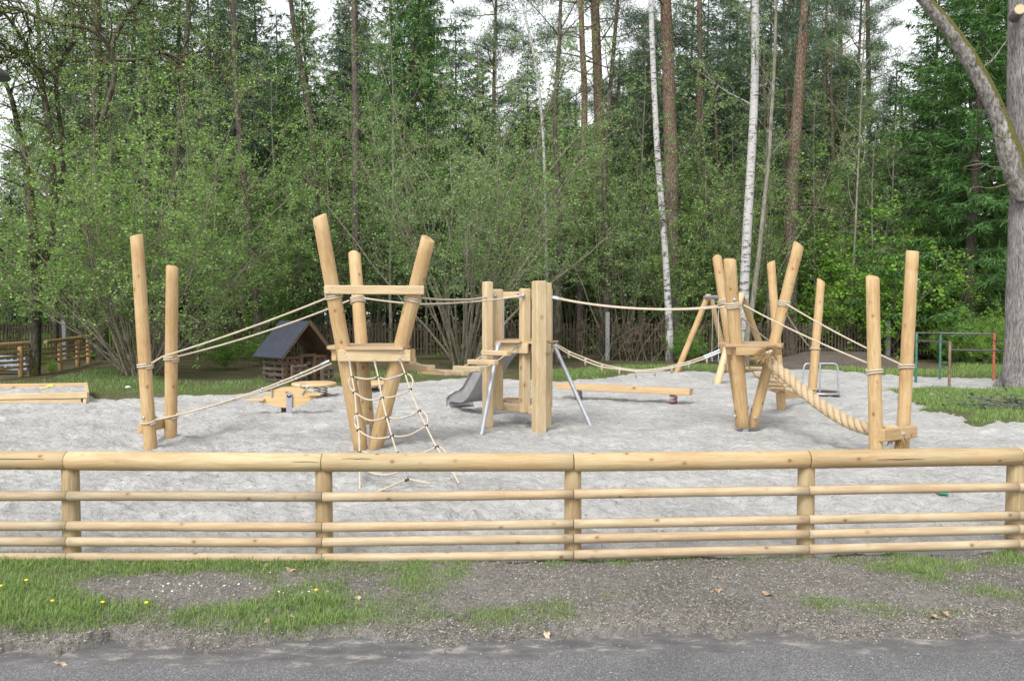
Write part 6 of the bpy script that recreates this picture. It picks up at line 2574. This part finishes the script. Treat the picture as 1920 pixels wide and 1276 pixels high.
px_tree('grey_tree', 'dark slim trunk between the fence tree and the hazel at the left', [(105, 680, 15), (104, 600, 14), (100, 500, 13), (98, 380, 12), (90, 250, 11), (75, 120, 9), (70, 0, 8)], 29.0, 'darkbark', 'youngleaf', 328, None, None, 12, 5)
px_tree('grey_tree', 'dark trunk in the wood behind the slim rear posts', [(1478, 640, 20), (1481, 540, 19), (1484, 450, 18), (1480, 330, 16), (1476, 200, 14)], 36.0, 'darkbark', 'youngleaf', 329, None, None, 8, 6)
px_tree('grey_tree', 'thin grey trunk in the gap left of the right patch posts', [(1590, 660, 7), (1596, 560, 6.5), (1602, 470, 6), (1606, 380, 5), (1612, 250, 4.5)], 29.6, 'greybark', 'youngleaf', 330, None, None, 14, 3)

# --- spruces
g = 'dark spruces in the wood'
sp1 = spruce(401, 'dark spruce with drooping branches standing in the wood', g, 21, 3.4, 2.0, 'needle', .5, 1.0)
sp2 = spruce(402, 'dark spruce with drooping branches standing in the wood', g, 19, 3.0, 4.5, 'needledark', .7, .85)
sp3 = spruce(403, 'large bright green weeping spruce behind the rear log of the left tower', None, 22, 4.2, 3.0, 'needlebright', .95, 1.1)
sp4 = spruce(404, 'dark green spruce branching down to the ground left of the big grey trunk', None, 20, 4.3, .6, 'needlebright', .35, 1.3)
sp1.location = at(345, 38)
sp2.location = at(445, 35)
sp3.location = at(770, 35)
sp4.location = at(1815, 29.0)
for (px, Y_, sc, pr) in [(180, 35, 1.0, 2), (250, 44, 1.05, 1), (60, 46, .8, 2), (120, 50, 1.0, 1), (-80, 40, 1.0, 2), (-200, 36, 1.0, 1), (430, 45, 1.1, 1), (540, 42, .78, 1), (680, 44, 1.05, 2), (850, 42, .86, 2), (900, 50, .9, 1), (1010, 55, .85, 2),
                         (1060, 46, .72, 1), (1190, 50, .9, 2), (1330, 44, 1.05, 2), (1400, 50, 1.1, 1), (1445, 42, .95, 2), (1540, 50, 1.05, 2), (1660, 40, .72, 1), (1740, 46, .8, 1), (1960, 34, 1.0, 1), (2100, 32, 1.0, 2), (1560, 40, .55, 1), (1350, 38, .5, 1), (1720, 37, .62, 2), (-330, 33, 1.0, 1)]:
    instance(sp1 if pr == 1 else sp2, at(px, Y_), rr.uniform(0, 6.3), sc * rr.uniform(.95, 1.05), 'dark spruce with drooping branches standing in the wood', g)
for (px, Y_, sc, pr) in [(215, 40, 1.0, 2), (290, 36, .8, 1), (395, 41, 1.0, 2), (500, 46, 1.05, 1), (640, 48, 1.05, 2), (730, 40, .95, 1), (800, 46, 1.0, 1), (960, 48, .74, 2), (1130, 42, .62, 1), (1230, 41, .8, 2), (1280, 46, 1.0, 1), (1370, 41, .9, 2), (1490, 44, 1.0, 1), (1600, 44, .8, 2), (900, 39, .74, 2), (980, 43, .8, 1), (520, 40, .9, 2), (655, 41, .95, 2), (20, 42, .55, 2), (1035, 50, .88, 1), (1165, 47, .88, 2), (1212, 52, 1.0, 1), (985, 53, .85, 2)]:
    instance(sp1 if pr == 1 else sp2, at(px, Y_), rr.uniform(0, 6.3), sc * rr.uniform(.95, 1.05), 'dark spruce with drooping branches standing in the wood', g)
instance(sp3, at(600, 38.5), 2.0, .82, 'bright green weeping spruce between the two left trunks', None)
instance(sp3, at(545, 36), 4.0, .62, 'shorter bright green spruce left of the tallest log of the left tower', None)
instance(sp4, at(1745, 34), 1.0, .85, 'dark green spruce behind the leaning mossy limb', None)
instance(sp4, at(1890, 33), 3.3, 1.0, 'dark green spruce directly behind the big grey trunk', None)

# --- background pines with bluish crowns
g = 'background pines with bluish needle crowns'
pn1 = pine(501, 'pine with bluish needle crown in the back of the wood', g, 17, 6.5, 3.2, 34, .17)
pn2 = pine(502, 'pine with bluish needle crown in the back of the wood', g, 19, 9.0, 3.0, 30, .18)
pn1.location = at(1690, 40)
pn1.scale = (.78, .78, .78)
pn2.location = at(1600, 45)
for (px, Y_, sc, pr) in [(1540, 41, 1.05, 1), (1475, 46, 1.1, 2), (1760, 44, .8, 1), (1385, 45, 1.0, 2), (1290, 52, 1.1, 1), (1180, 44, .8, 1), (1235, 48, 1.0, 2), (1070, 42, .72, 2), (1000, 45, .78, 1), (960, 50, .75, 1), (920, 42, 1.05, 2), (820, 48, 1.0, 2), (1820, 40, .9, 2), (940, 39, .66, 1), (1040, 38, .72, 1), (1150, 37, .74, 1), (1205, 39, .85, 1), (1345, 38, .8, 1), (1435, 37, .8, 1), (1560, 37, .78, 1), (480, 40, .8, 1), (700, 52, 1.05, 2), (300, 50, 1.05, 2), (490, 52, .9, 2)]:
    instance(pn1 if pr == 1 else pn2, at(px, Y_), rr.uniform(0, 6.3), sc * rr.uniform(.95, 1.05), 'pine with bluish needle crown in the back of the wood', g)

# --- young leafing trees between
g = 'young trees coming into leaf among the trunks'
lb = 'slender young tree coming into leaf among the darker trunks'
yt1 = young_tree(601, lb, g, 11, .07, 'youngleaf', 'greybark', 24, 1.2, .06)
yt2 = young_tree(602, lb, g, 13, .08, 'hazelleaf', 'greybark', 26, 1.3, .065, .2)
yt1.location = at(400, 29.8)
yt2.location = at(1200, 33)
for (px, Y_, sc, pr) in [(215, 30, 1.0, 2), (330, 32, 1.05, 1), (520, 33, .9, 2), (620, 30, .85, 1), (735, 31, 1.0, 2), (800, 33, .9, 1), (930, 31, .9, 2), (1010, 34, .95, 1), (1165, 36, 1.0, 1), (1320, 32, .8, 2), (1440, 30, .9, 1), (1530, 32, 1.0, 1), (1580, 36, .95, 2), (1680, 33, .95, 1), (1720, 36, .9, 1), (1640, 30.5, .75, 1), (140, 30, .95, 1), (270, 34, 1.1, 1), (460, 31, 1.0, 1)]:
    instance(yt1 if pr == 1 else yt2, at(px, Y_), rr.uniform(0, 6.3), sc * rr.uniform(.92, 1.08), lb, g)

# --- dead leafed beech twigs at the fence
rng = np.random.default_rng(700)
T, Lf = Tubes(), Leaves()
for i in range(22):
    a = rng.uniform(0, 6.28)
    grow(rng, T, Lf, (rng.normal(0, .9), rng.normal(0, .3), -.1), (math.cos(a) * .5, math.sin(a) * .4, 1), rng.uniform(1.0, 2.2), .014, 0,
         [dict(n=7, wob=.12, kids=7, ang=(30, 70), rr=.5, k=4, taper=.3, leaf=.10, size=.07), dict(len=.4, n=4, wob=.15, k=3, leaf=.05, size=.075)])
finish('beech_bush', 'bush still holding dry brown leaves behind the loop bridge', 'bush', None, T, Lf, 'greybark', 'drytwig', ('stems', 'crown'), loc=at(1200, 28.6))

# --- the far wood as one mass
rng = np.random.default_rng(800)
Lf = Leaves()
Tt = Tubes()
for i in range(170):
    Y_ = rng.uniform(50, 84)
    X_ = rng.uniform(-.95, .95) * Y_
    px = 960 + F * X_ / Y_
    Hh = rng.uniform(14, 20) * Y_ / 62
    if px < 130:
        Hh *= .55
    if 800 < px < 1240:
        Hh *= .82
    if px > 1560:
        Hh *= .80
    Tt.add(np.array([(X_, Y_, -.2), (X_, Y_, Hh * .5), (X_, Y_, Hh)]), np.array([.2, .14, .03]), 5)
    n = 900
    t = rng.uniform(0, 1, n) ** .8
    rad_ = 2.9 * (1 - t) ** .8 + .2
    a = rng.uniform(0, 6.28, n)
    q = rad_ * np.sqrt(rng.uniform(.05, 1, n))
    lay = np.floor(t * 22) / 22 + .012 * rng.normal(0, 1, n)
    P = np.stack([X_ + q * np.cos(a), Y_ + q * np.sin(a), .8 + (Hh - .8) * np.clip(lay, 0, 1) - q * .25], 1)
    A = np.stack([np.cos(a), np.sin(a), np.full(n, -.45)], 1) + rng.normal(0, .25, (n, 3))
    Lf.add(P, A, rng.normal(0, .5, (n, 3)) + np.array([0, 0, 1.0]), rng.uniform(.4, .9, n), rng.uniform(.12, .26, n), np.clip(rng.normal(.5, .2, n), 0, 1))
fw = thing('far_wood', 'far dark conifer wood closing the view behind the nearer trees', 'wood')
fw['kind'] = 'stuff'
q = put(fw, 'crown', Lf.mesh('crown', 'strip'), M['needledark'])
q['kind'] = 'stuff'
q = put(fw, 'trunk', Tt.mesh('trunk'), M['sprucebark'])
q['kind'] = 'stuff'
# low dark undergrowth in the wood
Lf = Leaves()
n = 26000
Yv = rng.uniform(30.5, 46, n)
Xv = rng.uniform(-.85, .85, n) * Yv
k = (vnoise(Xv, Yv, .35, 95) + .6 * vnoise(Xv, Yv, 1.1, 96)) > -.05
Xv, Yv = Xv[k], Yv[k]
n = len(Xv)
hh = np.abs(rng.normal(0, .45, n)) * (1 + vnoise(Xv, Yv, .35, 95))
Lf.add(np.stack([Xv, Yv, hh], 1), rng.normal(0, 1, (n, 3)), rng.normal(0, .5, (n, 3)) + np.array([0, 0, 1.0]), rng.uniform(.08, .2, n), rng.uniform(.06, .14, n), np.clip(rng.normal(.4, .25, n), 0, 1))
stuff('undergrowth', Lf.mesh('undergrowth'), M['brightleaf'], 'low green undergrowth on the dim wood floor behind the picket fence', 'undergrowth')
